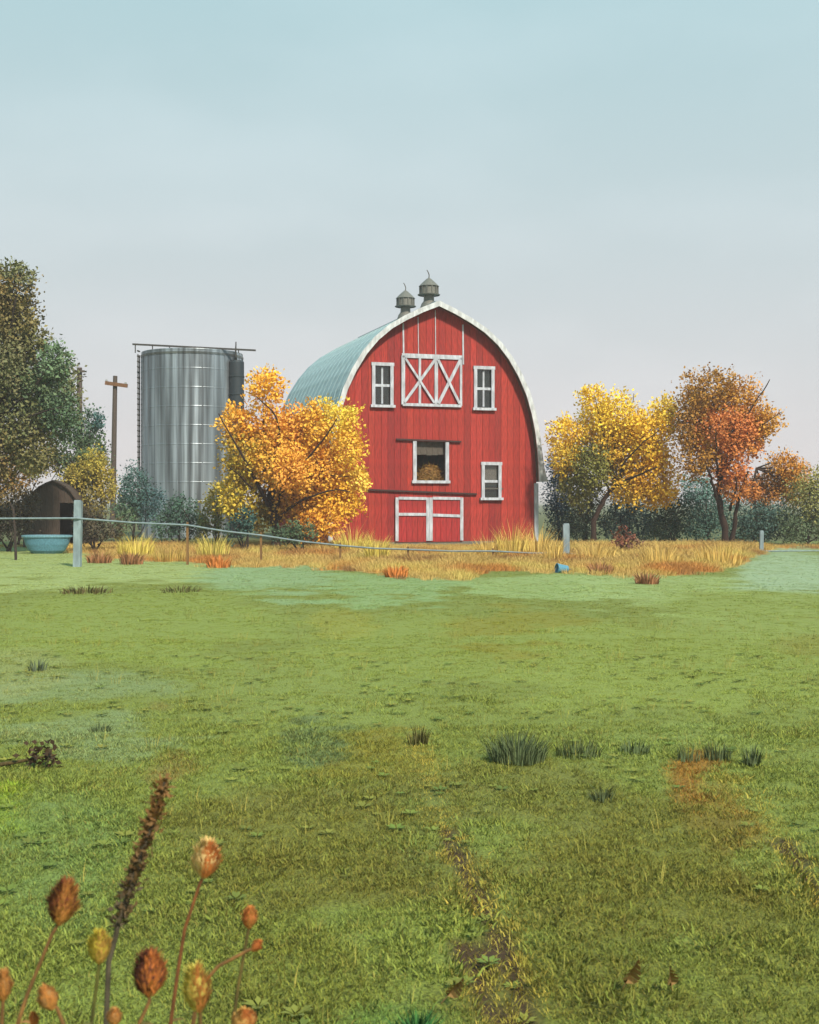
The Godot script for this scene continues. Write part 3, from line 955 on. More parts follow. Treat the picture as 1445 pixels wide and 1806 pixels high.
func build_fence() -> void:
	var pale := paint(170, 192, 204, 1.0)
	var t := thing("fence", "pale blue-grey rail fence running through the dry grass before the barn", "fence", Vector3((135.0 - 722.5) / F * 37.7, 0, -37.7))
	var base := t.position
	var k := [[-260, 912, 36.5, 1.75], [135, 914, 37.7, 2.02], [330, 926, 38.8, 0.0], [460, 944, 39.6, 0.0], [600, 962, 40.5, 0.0], [720, 969, 41.2, 0.0], [870, 972, 42.4, 0.0], [1000, 976, 43.4, 1.2], [1180, 985, 46.0, 0.0], [1345, 972, 49.0, 0.82], [1700, 968, 51.0, 0.9]]
	for q in k.size() - 1:
		var a := at(k[q][0], k[q][1], k[q][2]) - base
		var e := at(k[q + 1][0], k[q + 1][1], k[q + 1][2]) - base
		var m := a.lerp(e, 0.5) - Vector3(0, 0.03, 0)
		var b := MB.new()
		b.tube([a, m, e], [0.03, 0.028, 0.03], 7, paint(150, 172, 182))
		put(b, "rail", M.trim, t)
	for p in k:
		var x: float = (p[0] - 722.5) / F * p[2]
		var h: float = p[3]
		var wd := 0.22
		if h == 0.0:
			h = EYE - (p[1] - HORIZON) / F * p[2] + 0.06
			wd = 0.07
		elif p[0] > 1100: wd = 0.14
		var b := MB.new()
		var o := Vector3(x, 0, -p[2] - wd * 0.5 - 0.05) - base
		b.box(o + Vector3(0, h / 2 - 0.05, 0), Vector3(wd, h + 0.1, wd), pale, Basis(Vector3(0, 0, 1), rn(-0.02, 0.02)))
		b.box(o + Vector3(0, h + 0.015, 0), Vector3(wd * 0.8, 0.04, wd * 0.8), pale)
		if wd < 0.08:
			for q in b.c.size(): b.c[q] = paint(150, 112, 62)
		put(b, "post", M.trim, t)
	t = thing("stake", "thin dark wooden stake leaning left of the blue trough", "stake", on_ground(28, 988))
	var b := MB.new()
	b.tube([Vector3(0, -0.1, 0), Vector3(-0.02, 0.8, 0), Vector3(-0.08, 1.75, 0.02), Vector3(-0.2, 1.95, 0)], [0.05, 0.045, 0.04, 0.025], 7, Color(0.05, 0.035, 0.03))
	put(b, "shaft", M.wood, t)

# ------------------------------------------------------------------ low plants
func clump(called: String, label: String, category: String, group: String, px: float, py: float, w: float, top: float, ca: Color, cb: Color, n := 170, wide := 0.009, lean := 0.6) -> void:
	var p := on_ground(px, py)
	var d := -p.z
	var r := w / F * d
	var h := (py - top) / F * d
	var b := MB.new()
	for q in n:
		var a := rn(0, TAU)
		var rr := sqrt(rng.randf()) * r
		var c := ca.lerp(cb, rng.randf())
		var hh := h * rn(0.45, 1.05) * (1.0 - 0.35 * rr / r)
		var s := rn(0, TAU)
		b.blade(Vector3(cos(a) * rr * 0.75, -0.02, sin(a) * rr * 0.75), Vector3(cos(a), 0, sin(a)) * (hh * lean * rn(0.1, 0.9)), hh, wide * rn(0.7, 1.3), Vector3(cos(s), 0, sin(s)), c, c.lerp(cb, 0.5))
	var o := put(b, called, M.grass, self)
	o.position = p
	tag(o, label, category, group)

func weed(label: String, px: float, py: float, w: float, h: float, ca: Color, cb: Color, stem: Array, d: float, stem_col: Color) -> void:
	var head := at(px, py, d)
	var foot: Vector3 = at(stem[-1][0], stem[-1][1], d + 0.05)
	var low: Vector3 = foot + (foot - head).normalized() * 0.12
	var base := Vector3(low.x + (low.x - head.x) * 0.35, 0, -d - 0.08)
	var t := thing("dried_wildflower", label, "wildflower", base, 0, "dried wildflowers in the near left corner")
	var b := MB.new()
	var rx := w * 0.5 / F * d
	var ry := h * 0.5 / F * d
	var pts := [Vector3.ZERO, (low - base) * 0.55 + Vector3(0.01, 0, 0)]
	for k in range(stem.size() - 1, -1, -1): pts.push_back(at(stem[k][0], stem[k][1], d) - base)
	pts.push_back(head - base - Vector3(0, ry * 0.6, 0))
	var rad := []
	for k in pts.size(): rad.push_back(lerpf(0.0055, 0.0035, float(k) / (pts.size() - 1)))
	b.tube(pts, rad, 7, stem_col)
	put(b, "stem", M.bark, t)
	b = MB.new()
	for k in 5:
		var f := rn(0.15, 0.9)
		var p: Vector3 = pts[1].lerp(pts[2], f) if k < 4 else pts[2]
		var a := rn(0, TAU)
		var dir := Vector3(cos(a), rn(0.1, 0.8), sin(a)).normalized()
		var sd := dir.cross(Vector3.UP).normalized()
		var ll := rn(0.05, 0.1)
		var wl := ll * 0.12
		var lc := stem_col.lerp(paint(120, 116, 52), rng.randf()) * rn(0.8, 1.2)
		var q0 := p
		for seg in 4:
			var dn := (dir + Vector3(0, -0.35 * (seg + 1), 0)).normalized()
			var q1 := q0 + dn * (ll / 4.0)
			var w0: float = wl * [0.3, 1.0, 0.9, 0.5][seg]
			var w1: float = wl * [1.0, 0.9, 0.5, 0.05][seg]
			b.quad(q0 - sd * w0, q1 - sd * w1, q1 + sd * w1, q0 + sd * w0, lc)
			q0 = q1
	put(b, "leaves", M.leaf, t)
	b = MB.new()
	var tilt: Vector3 = ((head - base) - pts[-2]).normalized()
	var basis := Basis(Quaternion(Vector3.UP, tilt.lerp(Vector3.UP, 0.4).normalized()))
	var prof := []
	for k in 9:
		var f := k / 8.0
		prof.push_back(Vector2(sin(PI * (0.06 + 0.94 * f)) * rx * 0.72 * (1.1 - 0.3 * f), (f * 2.0 - 1.0) * ry * 0.8))
	b.lathe(prof, 14, ca)
	for q in 520:
		var f := rng.randf()
		var a := rn(0, TAU)
		var rr := sin(PI * (0.06 + 0.9 * f)) * rx * 0.66 * (1.1 - 0.3 * f)
		var o := Vector3(cos(a), 0, sin(a))
		var al := (o * rn(0.25, 0.7) + Vector3(0, 1.0, 0) + Vector3(rng.randfn(), rng.randfn(), rng.randfn()) * 0.15).normalized()
		var ac := al.cross(o).normalized()
		# one flank takes the second colour; on brown heads it paints their lit side
		var side := smoothstep(0.05, 0.5, cos(a - 0.5) + noise.get_noise_2d(q * 7.0, px) * 0.6)
		var c := ca.lerp(cb, side) * rn(1.15, 1.8)
		b.leaf(o * rr + Vector3(0, (f * 2.0 - 1.0) * ry * 0.8 - ry * 0.2, 0), al, ac, ry * rn(0.35, 0.6), rx * rn(0.03, 0.085), c)
	var hd := put(b, "seed_head", M.soft, t)
	hd.transform = Transform3D(basis, head - base)

func build_foreground() -> void:
	var brown := paint(112, 58, 28)
	var tan_c := paint(192, 130, 66)
	var cream := paint(208, 178, 116)
	var yellow := paint(186, 166, 56)
	var orange := paint(194, 116, 58)
	var st := paint(180, 130, 74)
	weed("large dark brown seed head with tan flank, leftmost tall dried wildflower", 110, 1592, 68, 88, brown, tan_c, [[90, 1650], [45, 1760], [30, 1806]], 2.65, st)
	weed("small mustard yellow seed head right of the large brown one", 174, 1672, 50, 64, yellow, paint(186, 146, 70), [[172, 1716], [160, 1806]], 2.8, paint(120, 120, 50))
	weed("split dark brown and orange seed head low in the near left corner", 262, 1718, 76, 88, paint(98, 50, 30), orange, [[262, 1770], [245, 1806]], 2.55, st)
	weed("cream and orange seed head, highest of the dried wildflowers", 363, 1515, 66, 74, cream, orange, [[352, 1560], [325, 1640], [312, 1720], [300, 1806]], 2.9, paint(170, 104, 54))
	weed("small orange seed head at the right of the dried wildflowers", 440, 1620, 34, 42, orange, tan_c, [[436, 1650], [420, 1740], [410, 1806]], 3.0, paint(130, 112, 56))
	weed("tiny orange seed head on a thin slanting stem", 452, 1670, 22, 26, orange, orange, [[440, 1677], [385, 1706], [350, 1745], [340, 1806]], 2.75, st)
	weed("tall pale yellow seed head with orange edge above the bottom edge", 346, 1745, 58, 92, paint(196, 180, 84), paint(180, 118, 56), [[352, 1790], [352, 1830]], 2.6, paint(150, 118, 60))
	weed("tan seed head bent over near the bottom left corner", 82, 1762, 46, 50, paint(176, 132, 78), tan_c, [[98, 1780], [118, 1830]], 2.45, st)
	weed("tan seed head cut by the left edge", 4, 1740, 34, 62, paint(168, 124, 72), tan_c, [[2, 1780], [0, 1830]], 2.5, st)
	weed("broad tan seed head touching the bottom edge, rightmost", 430, 1800, 62, 40, paint(188, 144, 78), orange, [[430, 1825], [430, 1850]], 2.5, st)
	weed("small tan seed head at the bottom between brown and yellow ones", 200, 1796, 36, 34, paint(172, 128, 74), tan_c, [[200, 1820], [202, 1850]], 2.5, st)
	weed("little orange bud close to the bottom left corner", 58, 1800, 20, 30, orange, orange, [[62, 1818], [70, 1850]], 2.5, orange)
	# dark dock stalk
	var d := 3.1
	var base := at(150, 1806, d); base.y = 0; base.z -= 0.1
	var t := thing("dock_stalk", "tall dark dried dock stalk with brown spike among the wildflowers", "weed stalk", base)
	var b := MB.new()
	var pts := [Vector3.ZERO]
	for p in [[190, 1700], [214, 1610], [238, 1540], [262, 1470], [278, 1420], [290, 1380]]: pts.push_back(at(p[0], p[1], d) - base)
	b.tube(pts, [0.007, 0.007, 0.007, 0.0065, 0.006, 0.005, 0.003], 7, Color(0.12, 0.095, 0.065))
	put(b, "stem", M.bark, t)
	b = MB.new()
	for q in 700:
		var f := rng.randf()
		var p := (at(206, 1640, d) - base).lerp(at(238, 1540, d) - base, f * 3.3) if f < 0.3 else (at(236, 1545, d) - base).lerp(at(290, 1385, d) - base, (f - 0.3) / 0.7)
		var dir := Vector3(rng.randfn() * 0.6, 0.5 + rng.randfn() * 0.4, rng.randfn() * 0.6).normalized()
		var c := paint(96, 84, 62).lerp(paint(150, 108, 60), clampf(f * 1.1 + rn(-0.3, 0.3), 0, 1))
		b.leaf(p + Vector3(rng.randfn(), rng.randfn(), rng.randfn()) * 0.009, dir, dir.cross(Vector3(rng.randfn(), rng.randfn(), rng.randfn())).normalized(), rn(0.015, 0.03), rn(0.003, 0.006), c)
	put(b, "seed_spike", M.leaf, t)
	# dry twig lying in the grass at the left
	t = thing("dry_twig", "dry brown twig with shrivelled leaves at the left edge of the field", "twig", on_ground(-20, 1345))
	b = MB.new()
	var tw := []
	for p in [[-20, 1345], [15, 1318], [45, 1292], [72, 1272], [100, 1262]]: tw.push_back(at(p[0], p[1], 9.2) - t.position)
	for k in tw.size(): tw[k].y = 0.02 + 0.022 * k
	b.tube(tw, [0.018, 0.015, 0.012, 0.009, 0.004], 6, paint(120, 100, 54))
	put(b, "stem", M.bark, t)
	b = MB.new()
	for q in 90:
		var p: Vector3 = tw[3] + Vector3(rng.randfn() * 0.07, rng.randfn() * 0.05 + 0.02, rng.randfn() * 0.06)
		var dir := Vector3(rng.randfn(), rng.randfn(), rng.randfn()).normalized()
		b.leaf(p, dir, dir.cross(Vector3(rng.randfn(), rng.randfn(), rng.randfn())).normalized(), 0.06, 0.018, paint(92, 72, 50) * rn(0.6, 1.2))
	put(b, "withered_leaves", M.leaf, t)
	# dark rush tufts across the middle of the field
	var ra := paint(84, 98, 58)
	var rb := paint(106, 124, 80)
	var g := "dark rush tufts in the pasture"
	clump("rush_tuft", "widest dark blue-green rush tuft in the middle of the pasture", "rush", g, 912, 1342, 66, 1272, ra, rb, 620, 0.0042, 0.8)
	clump("rush_tuft", "thin olive rush tuft just right of the widest one", "rush", g, 1020, 1335, 50, 1284, paint(92, 104, 52), rb, 190, 0.004, 0.6)
	clump("rush_tuft", "faint sparse rush tuft between the wide one and the right group", "rush", g, 1120, 1330, 34, 1292, paint(96, 116, 64), rb, 110, 0.005, 0.5)
	clump("rush_tuft", "narrow dark rush tuft, left of the three upright ones", "rush", g, 1214, 1345, 26, 1296, ra, rb, 90, 0.0035, 0.3)
	clump("rush_tuft", "darkest rush tuft, middle of the three upright ones", "rush", g, 1266, 1342, 34, 1292, ra * 0.8, rb, 140, 0.0035, 0.3)
	clump("rush_tuft", "leaning rush tuft, right of the three upright ones", "rush", g, 1328, 1352, 20, 1298, ra, rb, 90, 0.005, 0.4)
	clump("rush_tuft", "small wiry tuft below the widest rush tuft", "rush", g, 1062, 1412, 26, 1372, paint(84, 96, 60), ra, 90, 0.0035, 0.8)
	clump("rush_tuft", "flat dark tuft alone on the left of the pasture", "rush", g, 176, 1290, 26, 1268, ra, rb, 110, 0.005, 0.9)
	clump("rush_tuft", "olive brown tuft at the far end of the left rut", "rush", g, 738, 1312, 24, 1262, paint(96, 88, 46), paint(120, 118, 56), 110, 0.004, 0.5)
	clump("rush_tuft", "tiny grey tuft near the left edge", "rush", g, 64, 1182, 22, 1150, paint(110, 122, 112), rb, 80, 0.006, 0.8)
	clump("weed_patch", "low dark brown weed patch under the tall white post", "weeds", "low brown weeds at the back of the pasture", 150, 1046, 62, 1026, paint(92, 82, 44), paint(120, 108, 60), 170, 0.012, 1.3)
	clump("weed_patch", "low streaky brown weed patch right of the tall white post", "weeds", "low brown weeds at the back of the pasture", 318, 1044, 48, 1026, paint(90, 84, 42), paint(126, 130, 66), 120, 0.01, 1.5)
	clump("green_tuft", "bright emerald grass tuft at the bottom edge beside the rut", "grass", "", 735, 1830, 52, 1772, paint(44, 110, 50), paint(76, 136, 62), 260, 0.004, 0.9)
	# fallen tan leaves
	for e in [[1105, 1752, 0.13, 0.5, "larger of two tan leaves standing in the grass at lower right"], [1186, 1756, 0.1, -0.2, "smaller tan leaf standing in the grass at lower right"], [790, 1775, 0.11, 1.1, "tan leaf lying in the grass left of the brown rut"]]:
		t = thing("fallen_leaf", e[4], "leaf", on_ground(e[0], e[1]) + Vector3(0, 0.035, 0), 0, "tan fallen leaves")
		b = MB.new()
		var tan_l := paint(190, 150, 96)
		var up := Vector3(sin(e[3]), 1.2, 0.4).normalized()
		var sd := up.cross(Vector3(0.2, 0.1, 1)).normalized()
		for k in 6:
			var f0 := k / 6.0
			var f1 := (k + 1) / 6.0
			for s in [-1.0, 1.0]:
				var w0: float = sin(PI * pow(f0, 0.7)) * e[2] * 0.26
				var w1: float = sin(PI * pow(f1, 0.7)) * e[2] * 0.26
				var cup := sd.cross(up)
				b.quad(up * (f0 * e[2]), up * (f0 * e[2]) + sd * (w0 * s) + cup * w0 * 0.6, up * (f1 * e[2]) + sd * (w1 * s) + cup * w1 * 0.6 + cup * f1 * 0.02, up * (f1 * e[2]), tan_l * rn(0.9, 1.08))
		put(b, "blade", M.leaf, t)
		b = MB.new()
		b.tube([up * -0.045, up * (e[2] * 0.5) - sd.cross(up) * 0.002, up * (e[2] * 0.9)], [0.0025, 0.002, 0.001], 5, tan_l * 0.7)
		put(b, "midrib", M.leaf, t)

func build_clumps() -> void:
	var ya := paint(206, 184, 78, 1.5)
	var yb := paint(222, 202, 104, 1.5)
	var oa := paint(204, 164, 84, 1.5)
	var ob := paint(214, 186, 104, 1.5)
	var g := "clumps of tall dry grass along the fence"
	clump("grass_clump", "pale yellow grass clump right of the tall white post, below the silo", "grass", g, 240, 982, 40, 926, ya, yb, 260)
	clump("grass_clump", "yellow-green grass clump in the dry strip under the silo's right edge", "grass", g, 375, 984, 36, 928, paint(190, 178, 72), yb, 260)
	clump("grass_clump", "bright yellow grass clump at the barn's left corner", "grass", g, 622, 976, 42, 914, ya, yb, 300)
	clump("grass_clump", "bright yellow grass clump just left of the sliding doors", "grass", g, 664, 990, 28, 928, ya, yb, 220)
	clump("grass_clump", "short tan grass clump right of the sliding doors", "grass", g, 862, 984, 28, 928, oa, ob, 180)
	clump("grass_clump", "tallest tan grass clump against the barn wall under the low window", "grass", g, 905, 984, 34, 902, oa, yb, 240)
	clump("grass_clump", "tan grass clump at the barn's right corner", "grass", g, 948, 984, 30, 906, oa, ob, 200)
	clump("grass_clump", "tan grass clump left of the short grey post", "grass", g, 976, 992, 20, 936, oa, ob, 150)
	clump("grass_clump", "straw grass clump below the yellow tree's leaning trunk", "grass", g, 1050, 990, 44, 944, oa, ob, 200)
	clump("grass_clump", "straw grass clump midway between the yellow and orange trees", "grass", g, 1165, 998, 50, 944, oa, ob, 220)
	clump("grass_clump", "straw grass clump at the foot of the forked orange tree", "grass", g, 1270, 996, 52, 940, oa, ob, 240)
	clump("grass_clump", "low olive grass clump left of the big yellow tree's foot", "grass", g, 300, 990, 40, 952, oa, paint(180, 160, 80), 200)
	for e in [[175, 993, "left of two small rusty brown weed mounds by the tall white post"], [232, 995, "right of two small rusty brown weed mounds by the tall white post"], [385, 1001, "orange weed mound at the front of the dry strip below the silo"], [700, 1018, "orange weed mound at the front of the dry strip before the barn doors"], [1140, 1030, "brown weed mound at the front of the dry strip before the yellow tree"], [1060, 1012, "rusty weed mound beside the blue bucket"]]:
		var c1 := paint(176, 122, 80, 1.3)
		var c2 := paint(150, 108, 72, 1.3)
		if e[2].begins_with("orange"):
			c1 = paint(208, 130, 58, 1.4); c2 = paint(196, 118, 54, 1.4)
		clump("weed_mound", e[2], "weeds", "small rusty weed mounds before the dry grass", e[0], e[1], 27, e[1] - 30, c1, c2, 240, 0.014, 0.9)

# ------------------------------------------------------------------ trees
func build_trees() -> void:
	var g := "autumn trees round the barnyard"
	# big yellow and orange tree left of the barn
	tree("maple_tree", "spreading yellow and orange autumn tree overlapping the barn's left side", "tree", g, 486, 50.0, [
		[470, 690, 30, 40, 228, 172, 48, 214, 150, 40], [424, 752, 30, 42, 224, 156, 40, 206, 150, 50], [500, 765, 55, 46, 204, 128, 50, 222, 164, 52], [588, 742, 44, 34, 222, 186, 58, 206, 168, 48],
		[552, 755, 30, 40, 216, 160, 46, 200, 140, 40], [612, 792, 30, 40, 222, 178, 50, 212, 150, 46], [632, 846, 20, 24, 226, 192, 70, 214, 170, 56], [548, 812, 62, 50, 206, 132, 50, 220, 160, 48], [472, 815, 45, 50, 204, 142, 46, 214, 160, 46],
		[430, 812, 36, 50, 188, 150, 44, 164, 132, 42], [424, 880, 40, 42, 168, 140, 42, 190, 154, 44], [592, 880, 50, 44, 220, 166, 40, 214, 150, 40], [512, 880, 50, 42, 188, 126, 40, 172, 124, 40], [560, 925, 42, 26, 216, 152, 40, 204, 136, 40], [460, 908, 30, 28, 150, 122, 42, 120, 96, 38],
		[520, 830, 40, 40, 208, 134, 48, 216, 156, 46, 1.3], [500, 790, 60, 60, 190, 120, 46, 210, 150, 44, -1.4], [560, 860, 60, 50, 190, 120, 46, 210, 150, 44, -1.4]],
		[[[[486, 972], [484, 930], [478, 885], [480, 850]], 0.2, 0.12], [[[480, 900], [455, 850], [430, 800], [400, 735]], 0.1, 0.02, 1.2], [[[482, 880], [490, 800], [492, 740], [462, 705]], 0.1, 0.02, 1.0], [[[486, 910], [505, 850], [545, 808], [580, 772], [600, 745]], 0.1, 0.02, 1.3], [[[486, 920], [530, 885], [590, 865], [622, 868]], 0.08, 0.02, 1.2], [[[470, 885], [440, 850], [422, 828]], 0.06, 0.02, 1.5]], 0.15, 1.0)
	# yellow tree right of the barn
	tree("ash_tree", "bright yellow tree with leaning trunk right of the barn", "tree", g, 1046, 57.0, [
		[1042, 702, 22, 20, 226, 192, 60, 220, 176, 46], [1004, 770, 30, 38, 222, 178, 46, 208, 160, 44], [1088, 738, 48, 40, 222, 184, 52, 214, 168, 44], [1140, 775, 48, 52, 224, 180, 48, 214, 160, 40], [1150, 838, 44, 44, 220, 168, 40, 206, 146, 36],
		[1066, 790, 44, 44, 214, 164, 44, 190, 146, 42], [1036, 825, 40, 40, 128, 116, 44, 106, 100, 42], [1168, 732, 22, 36, 224, 188, 60, 214, 172, 50], [1112, 864, 40, 28, 214, 162, 42, 196, 148, 42], [1160, 872, 30, 26, 216, 162, 40, 200, 146, 38], [996, 812, 26, 28, 214, 168, 46, 190, 150, 44], [1060, 740, 34, 30, 222, 184, 52, 210, 162, 44, -1.2], [1120, 800, 60, 55, 210, 160, 44, 200, 150, 40, -1.5], [1020, 860, 34, 34, 98, 92, 40, 120, 108, 44]],
		[[[[1046, 961], [1050, 912], [1066, 880], [1088, 856]], 0.15, 0.1], [[[1088, 856], [1110, 842], [1142, 826]], 0.08, 0.03, 1.3], [[[1088, 856], [1102, 808], [1148, 762]], 0.07, 0.015, 1.2], [[[1075, 868], [1050, 820], [1030, 775]], 0.06, 0.015, 1.0], [[[1095, 840], [1105, 770], [1114, 696]], 0.05, 0.015, 0.3]], 0.15, 1.0)
	# orange-brown tree further right
	tree("oak_tree", "rusty orange tree with forked dark trunks near the right edge", "tree", g, 1282, 55.0, [
		[1252, 686, 46, 36, 168, 116, 36, 148, 98, 32], [1304, 712, 40, 40, 188, 124, 46, 178, 124, 40], [1346, 745, 26, 36, 190, 134, 46, 176, 116, 40], [1222, 740, 32, 50, 158, 108, 36, 142, 94, 34], [1276, 762, 50, 46, 196, 112, 54, 184, 108, 44], [1320, 775, 32, 36, 196, 114, 52, 184, 118, 44],
		[1228, 806, 30, 42, 168, 114, 34, 150, 100, 34], [1284, 822, 40, 40, 196, 110, 50, 184, 108, 44], [1330, 752, 30, 40, 180, 112, 44, 170, 120, 40, -1.0], [1270, 740, 60, 60, 168, 108, 42, 160, 104, 38, -1.5], [1300, 864, 34, 22, 184, 110, 42, 160, 96, 40]],
		[[[[1282, 964], [1276, 920], [1268, 880], [1272, 840]], 0.17, 0.12], [[[1272, 840], [1286, 800], [1290, 760], [1318, 718], [1344, 674]], 0.09, 0.02, 0.8], [[[1268, 884], [1250, 848], [1232, 822]], 0.09, 0.04, 0.9], [[[1292, 962], [1296, 900], [1302, 862], [1308, 832]], 0.13, 0.05, 0.6], [[[1270, 850], [1256, 800], [1246, 760]], 0.07, 0.02, 1.1], [[[1290, 780], [1330, 755], [1364, 730]], 0.05, 0.015, 0.8], [[[1288, 900], [1290, 870], [1284, 842]], 0.07, 0.03, 0.9]], 0.14, 0.95)
	tree("small_tree", "small orange tree with a dark slender trunk at the right edge", "tree", g, 1334, 60.0, [
		[1384, 822, 30, 26, 200, 134, 38, 180, 116, 40], [1412, 838, 24, 26, 196, 130, 40, 168, 112, 40], [1360, 862, 30, 30, 168, 106, 38, 140, 90, 36], [1336, 868, 22, 26, 110, 64, 36, 140, 84, 36], [1400, 866, 34, 26, 190, 134, 44, 160, 120, 44], [1384, 850, 34, 30, 180, 116, 40, 160, 106, 40, -1.0]],
		[[[[1334, 957], [1332, 900], [1330, 850], [1334, 826]], 0.09, 0.05], [[[1332, 876], [1360, 850], [1400, 806]], 0.05, 0.012, 0.4]], 0.13, 1.0)
	# the trees at the left edge
	tree("tall_tree", "tall brown and olive tree cut by the left edge of the view", "tree", g, -20, 47.0, [
		[8, 520, 40, 52, 120, 92, 44, 98, 84, 42], [30, 486, 30, 24, 118, 112, 64, 100, 92, 50], [30, 575, 40, 40, 100, 84, 40, 122, 104, 52], [-60, 560, 70, 80, 110, 90, 46, 92, 84, 42], [62, 600, 24, 30, 82, 76, 38, 100, 90, 44], [10, 650, 60, 56, 96, 92, 52, 112, 98, 56], [-70, 680, 90, 90, 96, 90, 50, 110, 96, 50],
		[98, 640, 24, 44, 98, 112, 70, 84, 98, 58], [66, 690, 50, 46, 78, 92, 56, 94, 98, 56], [30, 740, 56, 50, 84, 88, 48, 110, 96, 50], [-40, 790, 80, 70, 120, 96, 48, 100, 86, 44], [102, 730, 34, 40, 76, 92, 58, 66, 80, 46], [-20, 600, 80, 90, 96, 84, 46, 110, 96, 50, -2.0], [40, 680, 80, 80, 86, 88, 50, 100, 92, 50, -2.0], [50, 790, 50, 40, 110, 94, 46, 92, 84, 42]],
		[[[[-20, 978], [-16, 900], [-10, 800], [0, 690]], 0.3, 0.2], [[[0, 700], [20, 600], [40, 520], [74, 508]], 0.12, 0.015, 0.5], [[[0, 690], [-20, 600], [0, 500]], 0.14, 0.03], [[[10, 640], [40, 560], [88, 540]], 0.07, 0.012, 0.6], [[[-5, 740], [60, 690], [112, 630]], 0.1, 0.015, 0.5], [[[-8, 780], [50, 740], [120, 720]], 0.09, 0.02, 0.5], [[[0, 690], [-50, 640], [-90, 600]], 0.1, 0.02]], 0.15, 0.9, 0.5, Color(0.045, 0.033, 0.026), M.green_leaf)
	tree("round_tree", "rounded dark green tree between the tall tree and the utility pole", "tree", g, 148, 57.5, [
		[150, 752, 30, 34, 70, 88, 58, 58, 76, 48], [166, 800, 28, 38, 64, 80, 48, 84, 92, 50], [128, 800, 36, 40, 76, 88, 50, 66, 78, 46], [174, 742, 10, 14, 66, 96, 80, 60, 84, 70], [150, 840, 44, 34, 90, 90, 44, 70, 78, 44]],
		[[[[148, 957], [150, 900], [148, 840]], 0.12, 0.08], [[[148, 850], [160, 800], [168, 760]], 0.05, 0.02, 0.5]], 0.13, 1.0, 0.5, Color(0.05, 0.04, 0.03), M.green_leaf)
	# shrubs
	var s := "dark shrubs behind the dry grass"
	var o := "autumn shrubs at the left of the barnyard"
	bush("mustard yellow shrub in front of the rounded dark green tree", o, 168, 56.0, [[168, 822, 26, 32, 176, 148, 52, 150, 128, 48], [140, 838, 30, 28, 164, 136, 50, 136, 116, 46], [186, 858, 18, 36, 170, 140, 50, 130, 112, 46], [166, 890, 30, 34, 130, 108, 44, 100, 90, 42]])
	bush("brownish orange shrub at the left edge above the shed", o, 30, 57.5, [[30, 830, 40, 40, 154, 110, 48, 130, 96, 44], [-20, 850, 44, 50, 140, 104, 46, 150, 116, 50], [76, 812, 40, 26, 160, 130, 50, 134, 108, 46], [110, 822, 24, 16, 170, 140, 52, 140, 118, 48, 4.5], [20, 890, 40, 40, 118, 92, 44, 96, 80, 42]])
	bush("dark brown bramble right of the shed's doorway", o, 168, 49.0, [[160, 925, 30, 34, 80, 66, 40, 66, 58, 38], [200, 935, 22, 20, 92, 76, 42, 70, 62, 40], [150, 915, 18, 22, 84, 68, 40, 62, 52, 36]])
	bush("dark brown bramble at the left edge beside the trough", o, 15, 49.5, [[22, 915, 38, 40, 84, 68, 44, 66, 56, 40], [48, 895, 20, 30, 90, 72, 44, 70, 58, 40], [-30, 925, 40, 40, 80, 66, 42, 70, 60, 40]])
	bush("blue-green shrub between utility pole and silo", s, 238, 62.0, [[238, 862, 28, 40, 66, 90, 70, 56, 78, 66], [222, 900, 22, 36, 90, 104, 60, 70, 90, 60], [262, 890, 28, 34, 54, 78, 72, 62, 84, 66]])
	bush("dark green shrub before the foot of the silo", s, 318, 55.0, [[318, 906, 30, 34, 62, 84, 58, 54, 76, 54], [292, 928, 26, 26, 60, 82, 58, 72, 90, 60], [346, 930, 24, 22, 58, 78, 54, 70, 86, 56]])
	bush("olive yellow shrub between silo and yellow tree", o, 384, 54.0, [[384, 884, 28, 34, 176, 146, 52, 148, 128, 48], [372, 920, 28, 24, 130, 122, 50, 104, 104, 48]])
	bush("rounded deep green shrub left of the yellow tree's trunk", s, 432, 47.5, [[432, 918, 24, 24, 46, 74, 58, 40, 64, 50], [412, 938, 22, 16, 54, 72, 48, 46, 64, 46]])
	bush("low dark green shrub right of the yellow tree's trunk", s, 530, 47.0, [[530, 938, 34, 18, 58, 74, 46, 74, 84, 46], [498, 944, 26, 14, 54, 72, 48, 66, 78, 44]])
	bush("tall dark teal shrub hugging the barn's right corner", s, 986, 62.0, [[984, 828, 18, 34, 58, 82, 84, 48, 70, 80], [988, 880, 24, 44, 50, 72, 82, 60, 84, 78], [992, 925, 28, 30, 56, 78, 72, 66, 88, 70]])
	bush("olive brown shrub under the yellow tree", s, 1034, 60.0, [[1034, 886, 32, 34, 96, 88, 48, 78, 62, 44], [1030, 924, 34, 28, 84, 86, 50, 70, 80, 54]])
	bush("grey-green shrub right of the leaning trunk", s, 1112, 60.0, [[1106, 892, 32, 32, 84, 106, 92, 72, 94, 80], [1130, 925, 40, 30, 76, 98, 86, 66, 86, 72], [1080, 926, 28, 28, 70, 90, 74, 84, 100, 80]])
	bush("darkest green shrub midway between yellow and orange trees", s, 1190, 58.0, [[1190, 904, 34, 34, 54, 72, 42, 46, 62, 38], [1176, 936, 36, 22, 60, 78, 48, 50, 66, 42]])
	bush("mid green shrub behind the forked trunks", s, 1250, 61.0, [[1232, 866, 28, 38, 92, 114, 92, 74, 96, 74], [1262, 900, 40, 40, 66, 92, 70, 58, 82, 62], [1236, 930, 36, 28, 64, 88, 66, 58, 80, 60]])
	bush("dark green shrub under the small orange tree", s, 1346, 58.0, [[1330, 914, 40, 32, 60, 82, 64, 54, 72, 56], [1368, 920, 34, 30, 62, 88, 70, 56, 76, 58], [1320, 938, 50, 20, 56, 78, 60, 62, 82, 60]])
